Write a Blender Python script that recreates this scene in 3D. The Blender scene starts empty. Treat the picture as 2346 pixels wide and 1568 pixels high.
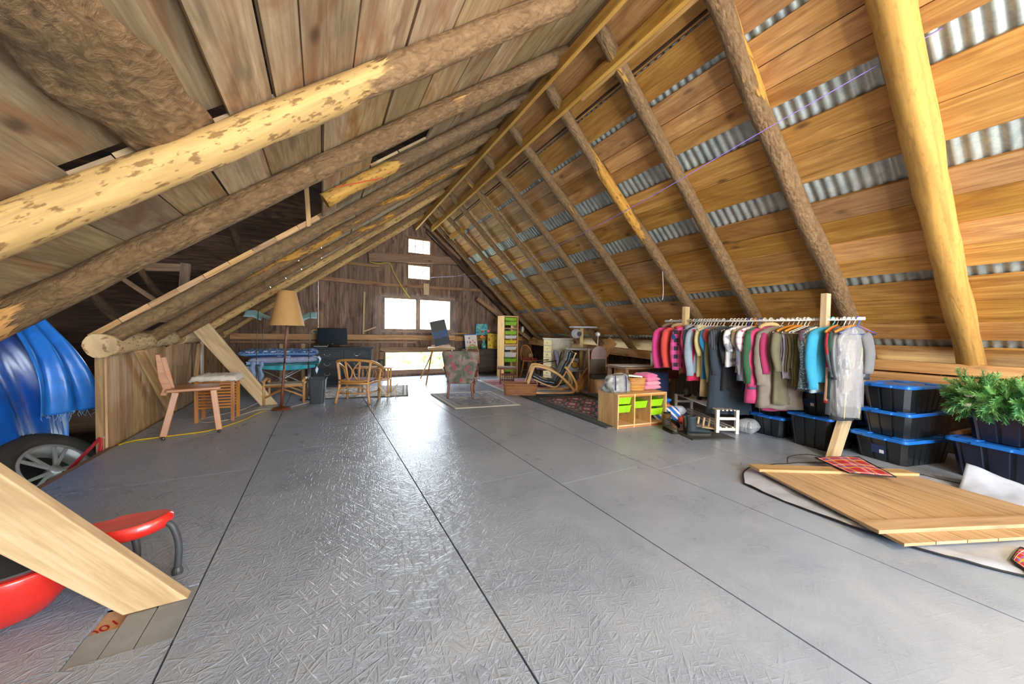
import bpy, math, random
from mathutils import Vector, Matrix, noise
R = math.radians
PI = math.pi
sc = bpy.context.scene
COL = sc.collection
random.seed(7)
# ------------------------------------------------------------------ camera
cam_d = bpy.data.cameras.new('camera'); cam_d.sensor_fit = 'HORIZONTAL'; cam_d.sensor_width = 36.0
cam_d.lens = 812.0 / 2346.0 * 36.0; cam_d.clip_start = 0.05; cam_d.clip_end = 300
cam = bpy.data.objects.new('camera', cam_d); COL.objects.link(cam)
yaw, pitch, roll = .4930, -.0256, .01464
F_ = Vector((math.sin(yaw) * math.cos(pitch), math.cos(yaw) * math.cos(pitch), math.sin(pitch)))
r_ = Vector((math.cos(yaw), -math.sin(yaw), 0)); u_ = r_.cross(F_)
R2 = math.cos(roll) * r_ + math.sin(roll) * u_; U2 = -math.sin(roll) * r_ + math.cos(roll) * u_
cam.matrix_world = Matrix(((R2.x, U2.x, -F_.x, 0), (R2.y, U2.y, -F_.y, 0), (R2.z, U2.z, -F_.z, 1.1), (0, 0, 0, 1)))
sc.camera = cam
# ------------------------------------------------------------------ light, world, exposure
sc.view_settings.view_transform = 'Standard'; sc.view_settings.look = 'None'
sc.view_settings.gamma = 1.0; sc.view_settings.use_curve_mapping = False
sc.view_settings.exposure = 0.12
W = bpy.data.worlds.new('sky'); sc.world = W; W.use_nodes = True
bgn = W.node_tree.nodes['Background']
bgn.inputs['Color'].default_value = (.80, .90, 1.0, 1); bgn.inputs['Strength'].default_value = 27.0
def area(name, loc, rot, sx, sy, power, color, portal=False):
    d = bpy.data.lights.new(name, 'AREA'); d.shape = 'RECTANGLE'; d.size = sx; d.size_y = sy
    d.energy = power; d.color = color
    if portal: d.cycles.is_portal = True
    o = bpy.data.objects.new(name, d); COL.objects.link(o); o.location = loc; o.rotation_euler = rot
    return o
# portals over the window openings (they only guide the sky light through the glass)
area('window_portal', (2.12, 8.99, 1.52), (R(90), 0, PI), 1.7, .8, 1, (1, 1, 1), True)
area('window_portal', (2.07, 8.99, .38), (R(90), 0, PI), 1.55, .5, 1, (1, 1, 1), True)
area('window_portal', (2.13, 8.99, 2.9), (R(90), 0, PI), .6, 1.0, 1, (1, 1, 1), True)
area('window_portal', (1.7, -3.28, 1.1), (R(90), 0, 0), 2.3, 2.1, 1, (1, 1, 1), True)  # guides daylight through the added opening behind the camera
# daylight comes from the sky world through the gable windows and an unseen door opening added behind the camera;
# two unseen bulbs are added behind the camera to brighten the roof (see fill_bulb)
def srgb(h):
    if isinstance(h, tuple): return h if len(h) == 4 else (*h, 1)
    h = h.lstrip('#'); c = [int(h[i:i + 2], 16) / 255 for i in (0, 2, 4)]
    return tuple((x / 12.92 if x <= .04045 else ((x + .055) / 1.055) ** 2.4) for x in c) + (1,)
# ------------------------------------------------------------------ materials
def newmat(name):
    m = bpy.data.materials.new(name); m.use_nodes = True
    nt = m.node_tree; b = nt.nodes['Principled BSDF']; return m, nt, b
def nd(nt, t, **kw):
    n = nt.nodes.new(t)
    for k, v in kw.items():
        if k.startswith('i_'): n.inputs[int(k[2:])].default_value = v
        else: setattr(n, k, v)
    return n
def lk(nt, a, b): nt.links.new(a, b)
def mathn(nt, op, a, b=None, clamp=False):
    n = nt.nodes.new('ShaderNodeMath'); n.operation = op; n.use_clamp = clamp
    for i, x in enumerate((a, b)):
        if x is None: continue
        if isinstance(x, (int, float)): n.inputs[i].default_value = x
        else: lk(nt, x, n.inputs[i])
    return n.outputs[0]
def ramp(nt, fac, stops):
    n = nt.nodes.new('ShaderNodeValToRGB'); cr = n.color_ramp
    cr.elements[0].position, cr.elements[0].color = stops[0][0], srgb(stops[0][1])
    cr.elements[1].position, cr.elements[1].color = stops[-1][0], srgb(stops[-1][1])
    for p, c in stops[1:-1]:
        e = cr.elements.new(p); e.color = srgb(c)
    lk(nt, fac, n.inputs[0]); return n.outputs[0]
def mix(nt, fac, a, b, mode='MIX'):
    n = nt.nodes.new('ShaderNodeMix'); n.data_type = 'RGBA'; n.blend_type = mode
    if isinstance(fac, (int, float)): n.inputs[0].default_value = fac
    else: lk(nt, fac, n.inputs[0])
    for i, x in ((6, a), (7, b)):
        if isinstance(x, (tuple, str)): n.inputs[i].default_value = srgb(x)
        else: lk(nt, x, n.inputs[i])
    return n.outputs[2]
def noise_tex(nt, vec, scale, detail=3, rough=.55, dist=0):
    n = nt.nodes.new('ShaderNodeTexNoise'); n.inputs['Scale'].default_value = scale
    n.inputs['Detail'].default_value = detail; n.inputs['Roughness'].default_value = rough
    n.inputs['Distortion'].default_value = dist
    if vec is not None: lk(nt, vec, n.inputs['Vector'])
    return n.outputs['Fac']
def mapping(nt, vec, sx, sy, sz=1):
    n = nt.nodes.new('ShaderNodeMapping'); n.inputs['Scale'].default_value = (sx, sy, sz); lk(nt, vec, n.inputs[0]); return n.outputs[0]
def bump(nt, b, h, strength, dist=.01):
    n = nt.nodes.new('ShaderNodeBump'); n.inputs['Strength'].default_value = strength; n.inputs['Distance'].default_value = dist
    lk(nt, h, n.inputs['Height']); lk(nt, n.outputs[0], b.inputs['Normal'])
def wood_vec(nt):
    uv = nd(nt, 'ShaderNodeUVMap').outputs[0]
    at = nd(nt, 'ShaderNodeAttribute', attribute_name='rnd').outputs['Fac']
    cx = nd(nt, 'ShaderNodeCombineXYZ'); lk(nt, mathn(nt, 'MULTIPLY', at, 37.7), cx.inputs[0]); lk(nt, mathn(nt, 'MULTIPLY', at, 91.3), cx.inputs[1]); lk(nt, mathn(nt, 'MULTIPLY', at, 13.1), cx.inputs[2])
    v = nd(nt, 'ShaderNodeVectorMath', operation='ADD'); lk(nt, uv, v.inputs[0]); lk(nt, cx.outputs[0], v.inputs[1])
    return v.outputs[0], at
def wood(name, dark, mid, light, stain=None, stain_amt=.5, var=.35, rough=.6, grain=1.0, bmp=.25, knots=.7, black=.0):
    m, nt, b = newmat(name)
    vec, at = wood_vec(nt)
    g1 = noise_tex(nt, mapping(nt, vec, 1.1 * grain, 16 * grain), 1.0, 5, .62, 1.2)
    g2 = noise_tex(nt, mapping(nt, vec, .9, 3.2), 1.0, 3, .6, 2.2)
    g3 = noise_tex(nt, mapping(nt, vec, 3, 90 * grain), 1.0, 2, .5)
    t = mathn(nt, 'ADD', mathn(nt, 'MULTIPLY', g1, .75), mathn(nt, 'MULTIPLY', g3, .25))
    col = ramp(nt, t, [(.3, dark), (.5, mid), (.68, light)])
    if stain is not None:
        s = mathn(nt, 'MULTIPLY', ramp_f(nt, g2, .5, .68), stain_amt)
        col = mix(nt, s, col, stain)
    if black > 0:
        g4 = noise_tex(nt, mapping(nt, vec, .55, 2.3), 1.3, 4, .65, 1.6)
        col = mix(nt, mathn(nt, 'MULTIPLY', ramp_f(nt, g4, .56, .7), black), col, '#241609')
    if knots > 0:
        vo = nt.nodes.new('ShaderNodeTexVoronoi'); vo.inputs['Scale'].default_value = 1.0
        lk(nt, mapping(nt, vec, 2.2, 5.0), vo.inputs['Vector'])
        k = ramp_f(nt, vo.outputs['Distance'], .16, .05)
        col = mix(nt, mathn(nt, 'MULTIPLY', k, knots), col, '#3a2412')
    val = mathn(nt, 'ADD', mathn(nt, 'MULTIPLY', at, var * 2), 1 - var)
    hs = nt.nodes.new('ShaderNodeHueSaturation'); lk(nt, val, hs.inputs['Value']); lk(nt, col, hs.inputs['Color'])
    h2 = mathn(nt, 'FRACT', mathn(nt, 'MULTIPLY', at, 7.31))
    lk(nt, mathn(nt, 'ADD', mathn(nt, 'MULTIPLY', h2, .008), .496), hs.inputs['Hue'])
    lk(nt, mathn(nt, 'ADD', mathn(nt, 'MULTIPLY', h2, .16), .88), hs.inputs['Saturation'])
    lk(nt, hs.outputs[0], b.inputs['Base Color']); b.inputs['Roughness'].default_value = rough
    bump(nt, b, t, bmp, .006)
    return m
def ramp_f(nt, fac, a, c):
    n = nt.nodes.new('ShaderNodeMapRange'); n.inputs[1].default_value = a; n.inputs[2].default_value = c
    lk(nt, fac, n.inputs[0]); return n.outputs[0]
def plain(name, color, rough=.5, metal=0, bmp=0, bs=60, var=.12, spec=None, sheen=0, coat=0, trans=0, alpha=1):
    m, nt, b = newmat(name)
    tc = nd(nt, 'ShaderNodeTexCoord').outputs['Object']
    n1 = noise_tex(nt, tc, 9, 3)
    c = mix(nt, ramp_f(nt, n1, .3, .7), tuple(x * (1 - var) for x in srgb(color)[:3]) + (1,), tuple(min(1, x * (1 + var)) for x in srgb(color)[:3]) + (1,))
    lk(nt, c, b.inputs['Base Color'])
    b.inputs['Roughness'].default_value = rough; b.inputs['Metallic'].default_value = metal
    if spec is not None: b.inputs['Specular IOR Level'].default_value = spec
    if sheen: b.inputs['Sheen Weight'].default_value = sheen
    if coat: b.inputs['Coat Weight'].default_value = coat
    if trans: b.inputs['Transmission Weight'].default_value = trans
    if alpha < 1: b.inputs['Alpha'].default_value = alpha
    if bmp: bump(nt, b, noise_tex(nt, tc, bs, 4), bmp, .004)
    return m
_pc = {}
def P(color, rough=.5, **kw):
    k = (color, rough, tuple(sorted(kw.items())))
    if k not in _pc: _pc[k] = plain('finish', color, rough, **kw)
    return _pc[k]
def cloth(color, **kw): return P(color, .85, bmp=.25, bs=35, var=.1, sheen=.2, **kw)
def bark(name, barkc, barkl, bare, thr=.56, soft=.02, bmp=.9, ucut=None, flip=1, fleck=.75):
    m, nt, b = newmat(name)
    vec, at = wood_vec(nt)
    n1 = noise_tex(nt, mapping(nt, vec, 9, 15), 1.6, 6, .72, 1.0)
    n2 = noise_tex(nt, mapping(nt, vec, .55, 2.2), 1.5, 5, .6, .6)
    n3 = noise_tex(nt, mapping(nt, vec, 1.2, 18), 1.0, 4, .6, .8)
    vo = nt.nodes.new('ShaderNodeTexVoronoi'); vo.inputs['Scale'].default_value = 1; lk(nt, mapping(nt, vec, 22, 40), vo.inputs['Vector'])
    bc = ramp(nt, n1, [(.3, barkc), (.7, barkl)])
    bare1 = tuple(x * .62 for x in srgb(bare)[:3]) + (1,)
    wc = ramp(nt, n3, [(.3, bare1), (.6, bare)])
    fl = mathn(nt, 'MULTIPLY', ramp_f(nt, noise_tex(nt, mapping(nt, vec, 14, 40), 1.0, 3), .56, .63), fleck)
    wc = mix(nt, fl, wc, '#6b4a22')
    msk = ramp_f(nt, n2, thr - soft, thr + soft)
    if ucut is not None:
        sx = nd(nt, 'ShaderNodeSeparateXYZ'); lk(nt, nd(nt, 'ShaderNodeUVMap').outputs[0], sx.inputs[0])
        e = mathn(nt, 'ADD', sx.outputs[0], mathn(nt, 'MULTIPLY', n2, .9)); zone = ramp_f(nt, e, ucut + .45 + flip * .02, ucut + .45 - flip * .02); msk = mathn(nt, 'MAXIMUM', msk, zone)
    lk(nt, mix(nt, msk, bc, wc), b.inputs['Base Color'])
    b.inputs['Roughness'].default_value = .8
    hb = mathn(nt, 'ADD', n1, mathn(nt, 'MULTIPLY', vo.outputs['Distance'], .6))
    h = mathn(nt, 'MULTIPLY', hb, mathn(nt, 'SUBTRACT', 1.12, msk))
    bump(nt, b, h, bmp, .018)
    return m
M = {}
M['roof_left'] = wood('weathered_roof_board', '#7c684a', '#a88d66', '#c2aa80', stain='#8c5826', stain_amt=.75, var=.22, black=.35, rough=.75)
M['roof_right'] = wood('amber_roof_board', '#8a5c26', '#b5813c', '#cf9f56', stain='#945c22', stain_amt=.6, var=.28, black=.3, rough=.62)
M['gable'] = wood('old_gable_board', '#5b4232', '#886a54', '#a88a74', stain='#4a362c', stain_amt=.7, var=.3, black=.5, rough=.8)
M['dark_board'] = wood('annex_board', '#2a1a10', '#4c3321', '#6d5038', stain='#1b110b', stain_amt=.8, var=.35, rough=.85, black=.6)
M['knee'] = wood('knee_wall_board', '#8d6e4c', '#b8956a', '#cfb088', stain='#8b6a49', stain_amt=.6, var=.16, rough=.7)
M['beam'] = wood('sawn_beam', '#8a5f2f', '#b98a50', '#d3a86c', stain='#96602c', stain_amt=.4, var=.15, rough=.65, black=.1)
M['beam_yellow'] = wood('ridge_beam_wood', '#9a6c28', '#c09040', '#d5a854', stain='#8f5a1c', stain_amt=.5, var=.15, rough=.6)
M['girt'] = wood('girt_wood', '#6e4e35', '#94704f', '#ab8866', stain='#5b3d2a', stain_amt=.4, var=.15, rough=.75)
M['pale_plank'] = wood('pale_plank', '#a88a5c', '#c9ad80', '#dcc49a', stain='#a8875c', stain_amt=.5, var=.08, rough=.65, knots=.4)
M['pine'] = wood('pine', '#c18a4c', '#dfb274', '#efcd98', var=.1, rough=.45, knots=.7, bmp=.1)
M['honey'] = wood('honey_wood', '#9a5a22', '#b97635', '#cb8e4c', var=.03, rough=.35, knots=0, bmp=.08)
M['birch'] = wood('bent_birch', '#c89550', '#dfb26c', '#ecc588', var=.05, rough=.35, knots=0, bmp=.05)
M['rattan'] = wood('rattan', '#a06a30', '#c08b4c', '#d6a868', var=.12, rough=.4, knots=0, bmp=.1)
M['walnut'] = wood('teak_brown', '#4e2318', '#74402a', '#8c5a3c', var=.05, rough=.3, knots=0, bmp=.05)
M['darkwood'] = wood('dark_stained_wood', '#241b18', '#3a2e2a', '#51433c', var=.1, rough=.5, knots=0, bmp=.08)
M['panel'] = wood('plank_door_wood', '#98784f', '#b3946a', '#c2a57c', stain='#a8834f', stain_amt=.4, var=.06, rough=.6, knots=.3)
M['bark'] = bark('rafter_bark', '#634a30', '#9c7d56', '#c99a4c', .66)
M['bark_half'] = bark('half_peeled_log', '#684c30', '#a0805a', '#cc963e', .585, .015)
M['bark_bare'] = bark('peeled_log', '#7d5c36', '#a98453', '#d9b477', .40, .06, .5)
M['bark_short'] = bark('short_log_bark', '#5f4630', '#8d7254', '#d0a04c', .66, .03, .9, ucut=.75)
M['peeled_cut'] = bark('part_peeled_log', '#684c30', '#a0805a', '#d3ac6c', .68, .03, .8, ucut=3.2)
M['bark_cut'] = bark('bark_log', '#634a30', '#9c7d56', '#cf9a5a', .70, .03, 1.0, ucut=2.3)
M['bark_yellow'] = bark('smooth_peeled_log', '#8a5a26', '#b0803a', '#c9994c', .30, .06, .35, fleck=.22)
M['paleog'] = bark('pale_hewn_log', '#8a6c4a', '#a98a64', '#d8b98a', .42, .05, .4)
M['annexlog'] = bark('annex_pole', '#2c1d12', '#5b4027', '#7a5a30', .55, .03, .8)
# galvanised corrugated metal
m, nt, b = newmat('galvanised_metal'); tc = nd(nt, 'ShaderNodeTexCoord').outputs['Object']
vo = nt.nodes.new('ShaderNodeTexVoronoi'); vo.inputs['Scale'].default_value = 55; lk(nt, tc, vo.inputs['Vector'])
c = ramp(nt, mathn(nt, 'ADD', mathn(nt, 'MULTIPLY', vo.outputs['Distance'], .15), mathn(nt, 'MULTIPLY', noise_tex(nt, tc, 9, 3), .8)), [(.3, '#8b9292'), (.65, '#b4b7ae')])
lk(nt, c, b.inputs['Base Color']); b.inputs['Metallic'].default_value = .35; b.inputs['Roughness'].default_value = .42; M['metal_roof'] = m
# painted strand board floor
m, nt, b = newmat('grey_painted_strand_board'); tc = nd(nt, 'ShaderNodeTexCoord').outputs['Object']
def strands(ang, seed):
    mp = nt.nodes.new('ShaderNodeMapping'); mp.inputs['Rotation'].default_value = (0, 0, ang); mp.inputs['Location'].default_value = (seed, seed * 2, 0)
    lk(nt, tc, mp.inputs[0])
    return noise_tex(nt, mapping(nt, mp.outputs[0], 9, 75, 1), 1.0, 2, .5, .3)
s = mathn(nt, 'MAXIMUM', mathn(nt, 'MAXIMUM', strands(.3, 1), strands(1.1, 5)), mathn(nt, 'MAXIMUM', strands(2.3, 9), mathn(nt, 'MAXIMUM', strands(-.4, 14), strands(1.7, 21))))
big = noise_tex(nt, tc, .8, 4, .6, .6); bl = noise_tex(nt, tc, 2.7, 5, .65, .8)
# the strands stand out on the left half; the right half is worn smoother
px = nd(nt, 'ShaderNodeSeparateXYZ'); lk(nt, tc, px.inputs[0])
wear = ramp_f(nt, mathn(nt, 'ADD', px.outputs[0], mathn(nt, 'MULTIPLY', bl, .8)), 1.9, .9)
c = ramp(nt, mathn(nt, 'ADD', mathn(nt, 'MULTIPLY', big, .6), mathn(nt, 'MULTIPLY', bl, .4)), [(.32, '#8490a4'), (.5, '#94a1b4'), (.68, '#a5b0c0')])
c = mix(nt, mathn(nt, 'MULTIPLY', ramp_f(nt, big, .58, .75), .3), c, '#7d8a94')
c = mix(nt, mathn(nt, 'MULTIPLY', ramp_f(nt, noise_tex(nt, tc, 30, 2), .76, .8), .6), c, '#c5cbd0')
wearc = mathn(nt, 'MULTIPLY', ramp_f(nt, s, .6, .8), mathn(nt, 'MULTIPLY', wear, .35))
c = mix(nt, wearc, c, '#a3a9b0')
lk(nt, c, b.inputs['Base Color'])
lk(nt, mathn(nt, 'ADD', mathn(nt, 'MULTIPLY', bl, .2), .2), b.inputs['Roughness'])
bump(nt, b, mathn(nt, 'MULTIPLY', s, mathn(nt, 'ADD', mathn(nt, 'MULTIPLY', wear, .85), .15)), .8, .012)
M['floor'] = m
# glass, greenery
m, nt, b = newmat('window_glass'); b.inputs['Roughness'].default_value = .0
tr = nt.nodes.new('ShaderNodeBsdfTransparent'); gl = nt.nodes.new('ShaderNodeBsdfGlossy'); gl.inputs['Roughness'].default_value = .05
mx = nt.nodes.new('ShaderNodeMixShader'); mx.inputs[0].default_value = .06; lk(nt, tr.outputs[0], mx.inputs[1]); lk(nt, gl.outputs[0], mx.inputs[2])
lk(nt, mx.outputs[0], nt.nodes['Material Output'].inputs[0]); M['glass'] = m
def film(name, color, a, rough=.15):
    m, nt, b = newmat(name); b.inputs['Base Color'].default_value = srgb(color); b.inputs['Roughness'].default_value = rough
    b.inputs['Alpha'].default_value = a; b.inputs['Specular IOR Level'].default_value = .9
    tc = nd(nt, 'ShaderNodeTexCoord').outputs['Object']; bump(nt, b, noise_tex(nt, mapping(nt, tc, 18, 18, 5), 1.0, 3, .6, 1.0), .9, .03)
    return m
# ------------------------------------------------------------------ mesh builder
class MB:
    def __init__(s): s.v = []; s.f = []; s.uv = []; s.r = []; s.M = Matrix.Identity(4)
    def _add(s, vs, fs, uvs, r=None):
        o = len(s.v); s.v += [tuple(s.M @ Vector(p)) for p in vs]
        r = random.random() if r is None else r
        for f, u in zip(fs, uvs): s.f.append([i + o for i in f]); s.uv.append(u); s.r.append(r)
        return s
    def hexa(s, p, r=None):     # p: 8 corners, 0-3 bottom ring, 4-7 top ring
        p = [Vector(q) for q in p]
        fs = [(0, 3, 2, 1), (4, 5, 6, 7), (0, 1, 5, 4), (1, 2, 6, 5), (2, 3, 7, 6), (3, 0, 4, 7)]
        ex = (p[1] - p[0]).length; ey = (p[3] - p[0]).length; ez = (p[4] - p[0]).length
        ax = max((ex, 0), (ey, 1), (ez, 2))[1]
        d = [(p[1] - p[0]), (p[3] - p[0]), (p[4] - p[0])]
        d = [x.normalized() if x.length > 1e-9 else Vector((0, 0, 1)) for x in d]
        oth = [i for i in range(3) if i != ax]
        uvs = []
        for k, f in enumerate(fs):
            nrm = (2, 2, 1, 0, 1, 0)[k]
            va = [i for i in range(3) if i != nrm]
            if ax in va: ua, wa = ax, [i for i in va if i != ax][0]
            else: ua, wa = va
            dw = d[wa] - d[ua] * d[wa].dot(d[ua]); dw = dw.normalized() if dw.length > 1e-6 else d[wa]
            uvs.append([((p[i] - p[0]).dot(d[ua]), (p[i] - p[0]).dot(dw) + .37 * nrm) for i in f])
        return s._add(p, fs, uvs, r)
    def box(s, c, d, rz=0, r=None, rot=None):
        x, y, z = d[0] / 2, d[1] / 2, d[2] / 2
        m = rot if rot is not None else Matrix.Rotation(rz, 3, 'Z')
        q = [Vector(c) + m @ Vector(t) for t in ((-x, -y, -z), (x, -y, -z), (x, y, -z), (-x, y, -z), (-x, -y, z), (x, -y, z), (x, y, z), (-x, y, z))]
        return s.hexa(q, r)
    def beam(s, a, b, w, h, up=(0, 0, 1), r=None, w2=None, h2=None):
        a, b = Vector(a), Vector(b); d = (b - a).normalized(); sd = d.cross(Vector(up))
        if sd.length < 1e-5: sd = d.cross(Vector((1, 0, 0)))
        sd.normalize(); n = sd.cross(d); w2 = w if w2 is None else w2; h2 = h if h2 is None else h2
        q = [a - sd * w / 2 - n * h / 2, a + sd * w / 2 - n * h / 2, a + sd * w / 2 + n * h / 2, a - sd * w / 2 + n * h / 2,
             b - sd * w2 / 2 - n * h2 / 2, b + sd * w2 / 2 - n * h2 / 2, b + sd * w2 / 2 + n * h2 / 2, b - sd * w2 / 2 + n * h2 / 2]
        return s.hexa(q, r)
    def tube(s, pts, rad, n=10, closed=False, cap=True, r=None, jit=0, sx=1, sy=1, up=None):
        pts = [Vector(p) for p in pts]; N = len(pts)
        if not isinstance(rad, (list, tuple)): rad = [rad] * N
        vs = []; L = 0; Ls = []; nrm = None
        for i, p in enumerate(pts):
            a = pts[(i - 1) % N] if (closed or i > 0) else p; c = pts[(i + 1) % N] if (closed or i < N - 1) else p
            t = (c - a)
            t = t.normalized() if t.length > 1e-9 else Vector((0, 0, 1))
            if nrm is None:
                nrm = Vector(up) if up is not None else (Vector((0, 0, 1)) if abs(t.z) < .9 else Vector((1, 0, 0)))
            nrm = (nrm - t * nrm.dot(t)); nrm.normalize(); bn = t.cross(nrm)
            if i > 0: L += (p - pts[i - 1]).length
            Ls.append(L)
            for k in range(n):
                a_ = 2 * PI * k / n; rr = rad[i]
                if jit: rr *= 1 + jit * (noise.noise(Vector((math.cos(a_) * 1.7 + i * .35, math.sin(a_) * 1.7, L * 3 + s_seed(r)))) * 2)
                vs.append(p + nrm * math.cos(a_) * rr * sx + bn * math.sin(a_) * rr * sy)
        fs = []; uvs = []; rm = max(rad)
        for i in range(N if closed else N - 1):
            j = (i + 1) % N
            for k in range(n):
                k2 = (k + 1) % n
                fs.append((i * n + k, j * n + k, j * n + k2, i * n + k2))
                L1, L2 = Ls[i], (Ls[j] if j > i else Ls[i] + (pts[0] - pts[-1]).length)
                c = 2 * PI * rm / n
                uvs.append([(L1, k * c), (L2, k * c), (L2, (k + 1) * c), (L1, (k + 1) * c)])
        if cap and not closed:
            fs.append(tuple(range(n))[::1]); uvs.append([(rm * math.cos(2 * PI * k / n), rm * math.sin(2 * PI * k / n) * .3) for k in range(n)])
            fs.append(tuple((N - 1) * n + k for k in range(n))[::-1]); uvs.append([(rm * math.cos(2 * PI * k / n), rm * math.sin(2 * PI * k / n) * .3) for k in range(n)])
        return s._add(vs, fs, uvs, r)
    def lathe(s, prof, n=24, c=(0, 0, 0), r=None, cap=True):
        vs = []; fs = []; uvs = []
        for (rr, z) in prof:
            for k in range(n): vs.append((c[0] + rr * math.cos(2 * PI * k / n), c[1] + rr * math.sin(2 * PI * k / n), c[2] + z))
        for i in range(len(prof) - 1):
            for k in range(n):
                k2 = (k + 1) % n; fs.append((i * n + k, i * n + k2, (i + 1) * n + k2, (i + 1) * n + k))
                u = prof[i][0] * 2 * PI / n; uvs.append([(prof[i][1], k * u), (prof[i][1], k * u + u), (prof[i + 1][1], k * u + u), (prof[i + 1][1], k * u)])
        if cap:
            for i, rev in ((0, True), (len(prof) - 1, False)):
                if prof[i][0] > 1e-4:
                    f = [i * n + k for k in range(n)]; f = f[::-1] if rev else f
                    fs.append(tuple(f)); uvs.append([(vs[q][0], vs[q][1]) for q in f])
        return s._add(vs, fs, uvs, r)
    def grid(s, fn, nu, nv, r=None, flip=False, wrap=False):
        vs = [fn(i / nu, j / nv) for i in range(nu + 1) for j in range(nv + 1)]
        fs = []; uvs = []
        for i in range(nu):
            for j in range(nv):
                q = [(i, j), (i + 1, j), (i + 1, j + 1), (i, j + 1)]
                if flip: q = q[::-1]
                fs.append([a * (nv + 1) + b_ for a, b_ in q]); uvs.append([(a / nu, b_ / nv) for a, b_ in q])
        return s._add(vs, fs, uvs, r)
    def prism(s, poly, h, axis='z', base=0, r=None, taper=1):
        n = len(poly)
        def P3(p, t):
            if axis == 'z': return (p[0], p[1], t)
            if axis == 'y': return (p[0], t, p[1])
            return (t, p[0], p[1])
        vs = [P3(p, base) for p in poly] + [P3(p, base + h) for p in poly]
        fs = [tuple(range(n))[::-1], tuple(range(n, 2 * n))]; uvs = [[(poly[i][0], poly[i][1]) for i in range(n)][::-1], [(poly[i][0], poly[i][1]) for i in range(n)]]
        L = 0
        for i in range(n):
            j = (i + 1) % n; l = math.dist(poly[i], poly[j]); fs.append((i, j, n + j, n + i)); uvs.append([(L, 0), (L + l, 0), (L + l, h), (L, h)]); L += l
        return s._add(vs, fs, uvs, r)
    def build(s, name, mat, parent=None, smooth=False, bevel=0, solid=0, sub=0, mats=None):
        me = bpy.data.meshes.new(name); me.from_pydata(s.v, [], s.f)
        uvl = me.uv_layers.new(name='UVMap'); k = 0; buf = []
        for u in s.uv:
            for q in u: buf += [q[0], q[1]]
        uvl.data.foreach_set('uv', buf)
        at = me.attributes.new('rnd', 'FLOAT', 'FACE'); at.data.foreach_set('value', s.r)
        me.materials.append(mat if mat is not None else P('#888888'))
        if smooth: me.polygons.foreach_set('use_smooth', [True] * len(me.polygons))
        if smooth: me.polygons.foreach_set('use_smooth', [len(f) < 5 for f in s.f])
        me.validate(); me.update()
        o = bpy.data.objects.new(name, me); COL.objects.link(o)
        if parent is not None: o.parent = parent
        if solid:
            md = o.modifiers.new('thick', 'SOLIDIFY'); md.thickness = solid; md.offset = 0
        if bevel:
            md = o.modifiers.new('bevel', 'BEVEL'); md.width = bevel; md.segments = 2; md.limit_method = 'ANGLE'; md.angle_limit = R(40)
        if sub:
            md = o.modifiers.new('sub', 'SUBSURF'); md.levels = sub; md.render_levels = sub
        return o
def s_seed(r): return (r or 0) * 50
def tag(o, label=None, cat=None, group=None, kind=None):
    if label: o['label'] = label
    if cat: o['category'] = cat
    if group: o['group'] = group
    if kind: o['kind'] = kind
    return o
def thing(name, label, cat, loc=(0, 0, 0), rz=0, group=None, rot=None):
    o = bpy.data.objects.new(name, None); COL.objects.link(o); o.location = loc; o.empty_display_size = .1
    o.rotation_euler = rot if rot else (0, 0, rz); return tag(o, label, cat, group)
def children(o): return list(o.children)
def copy_tree(o, parent=None):
    c = o.copy(); COL.objects.link(c)
    if parent is not None: c.parent = parent
    for ch in children(o): copy_tree(ch, c)
    return c
def struct(mb, name, mat, **kw): return tag(mb.build(name, mat, **kw), kind='structure')
def arc(c, r, a0, a1, n, ax='xz'):
    out = []
    for i in range(n + 1):
        a = R(a0 + (a1 - a0) * i / n); x, y = r * math.cos(a), r * math.sin(a)
        out.append((c[0] + x, c[1], c[2] + y) if ax == 'xz' else ((c[0] + x, c[1] + y, c[2]) if ax == 'xy' else (c[0], c[1] + x, c[2] + y)))
    return out
# ================================================================== ROOF, WALLS, FLOOR
XR, ZR, ML, MR = 2.15, 3.87, .76, .92
def zl(x, off=0): return ZR - ML * (XR - x) + off * math.sqrt(1 + ML * ML)
def zr(x, off=0): return ZR - MR * (x - XR) + off * math.sqrt(1 + MR * MR)
GY, BY = 8.9, -3.2
# ---- floor of strand board sheets, seams left open
mb = MB()
xs = [-1.68, -.46, .6, 1.54, 2.42, 3.4, 4.38, 5.35]
for i in range(len(xs) - 1):
    off = (0, .55, 1.3, .2, .9, .4, 1.1)[i]; ys = [BY - .1]
    if i == 3: off = .92 + .1
    y = BY - .1 + off
    while y < GY - .1: ys.append(y); y += 2.18
    ys.append(GY)
    if i == 0: ys = [-3.3, -.2, 1.65, 1.95, 3.4, 5.6, 7.7, GY]
    for a, b_ in zip(ys[:-1], ys[1:]):
        g = .004 if i != 1 else .0035
        x0, x1 = xs[i] + g, xs[i + 1] - g
        if i == 0 and abs(a - 1.65) < .01: x1 = -.74    # opening with boards let into the floor at the brace foot
        mb.box(((x0 + x1) / 2, (a + b_) / 2, -.01), (x1 - x0, b_ - a - .005, .02))
struct(mb, 'floor', M['floor'])
mb = MB(); mb.box((1.83, 2.85, -.16), (7.1, 12.2, .2)); struct(mb, 'floor', M['darkwood']).name = 'floor_joist_deck'
mb = MB(); mb.box((-1.70, .6, -.14), (.035, 7.95, .28)); struct(mb, 'trim_1', M['girt'])
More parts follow.
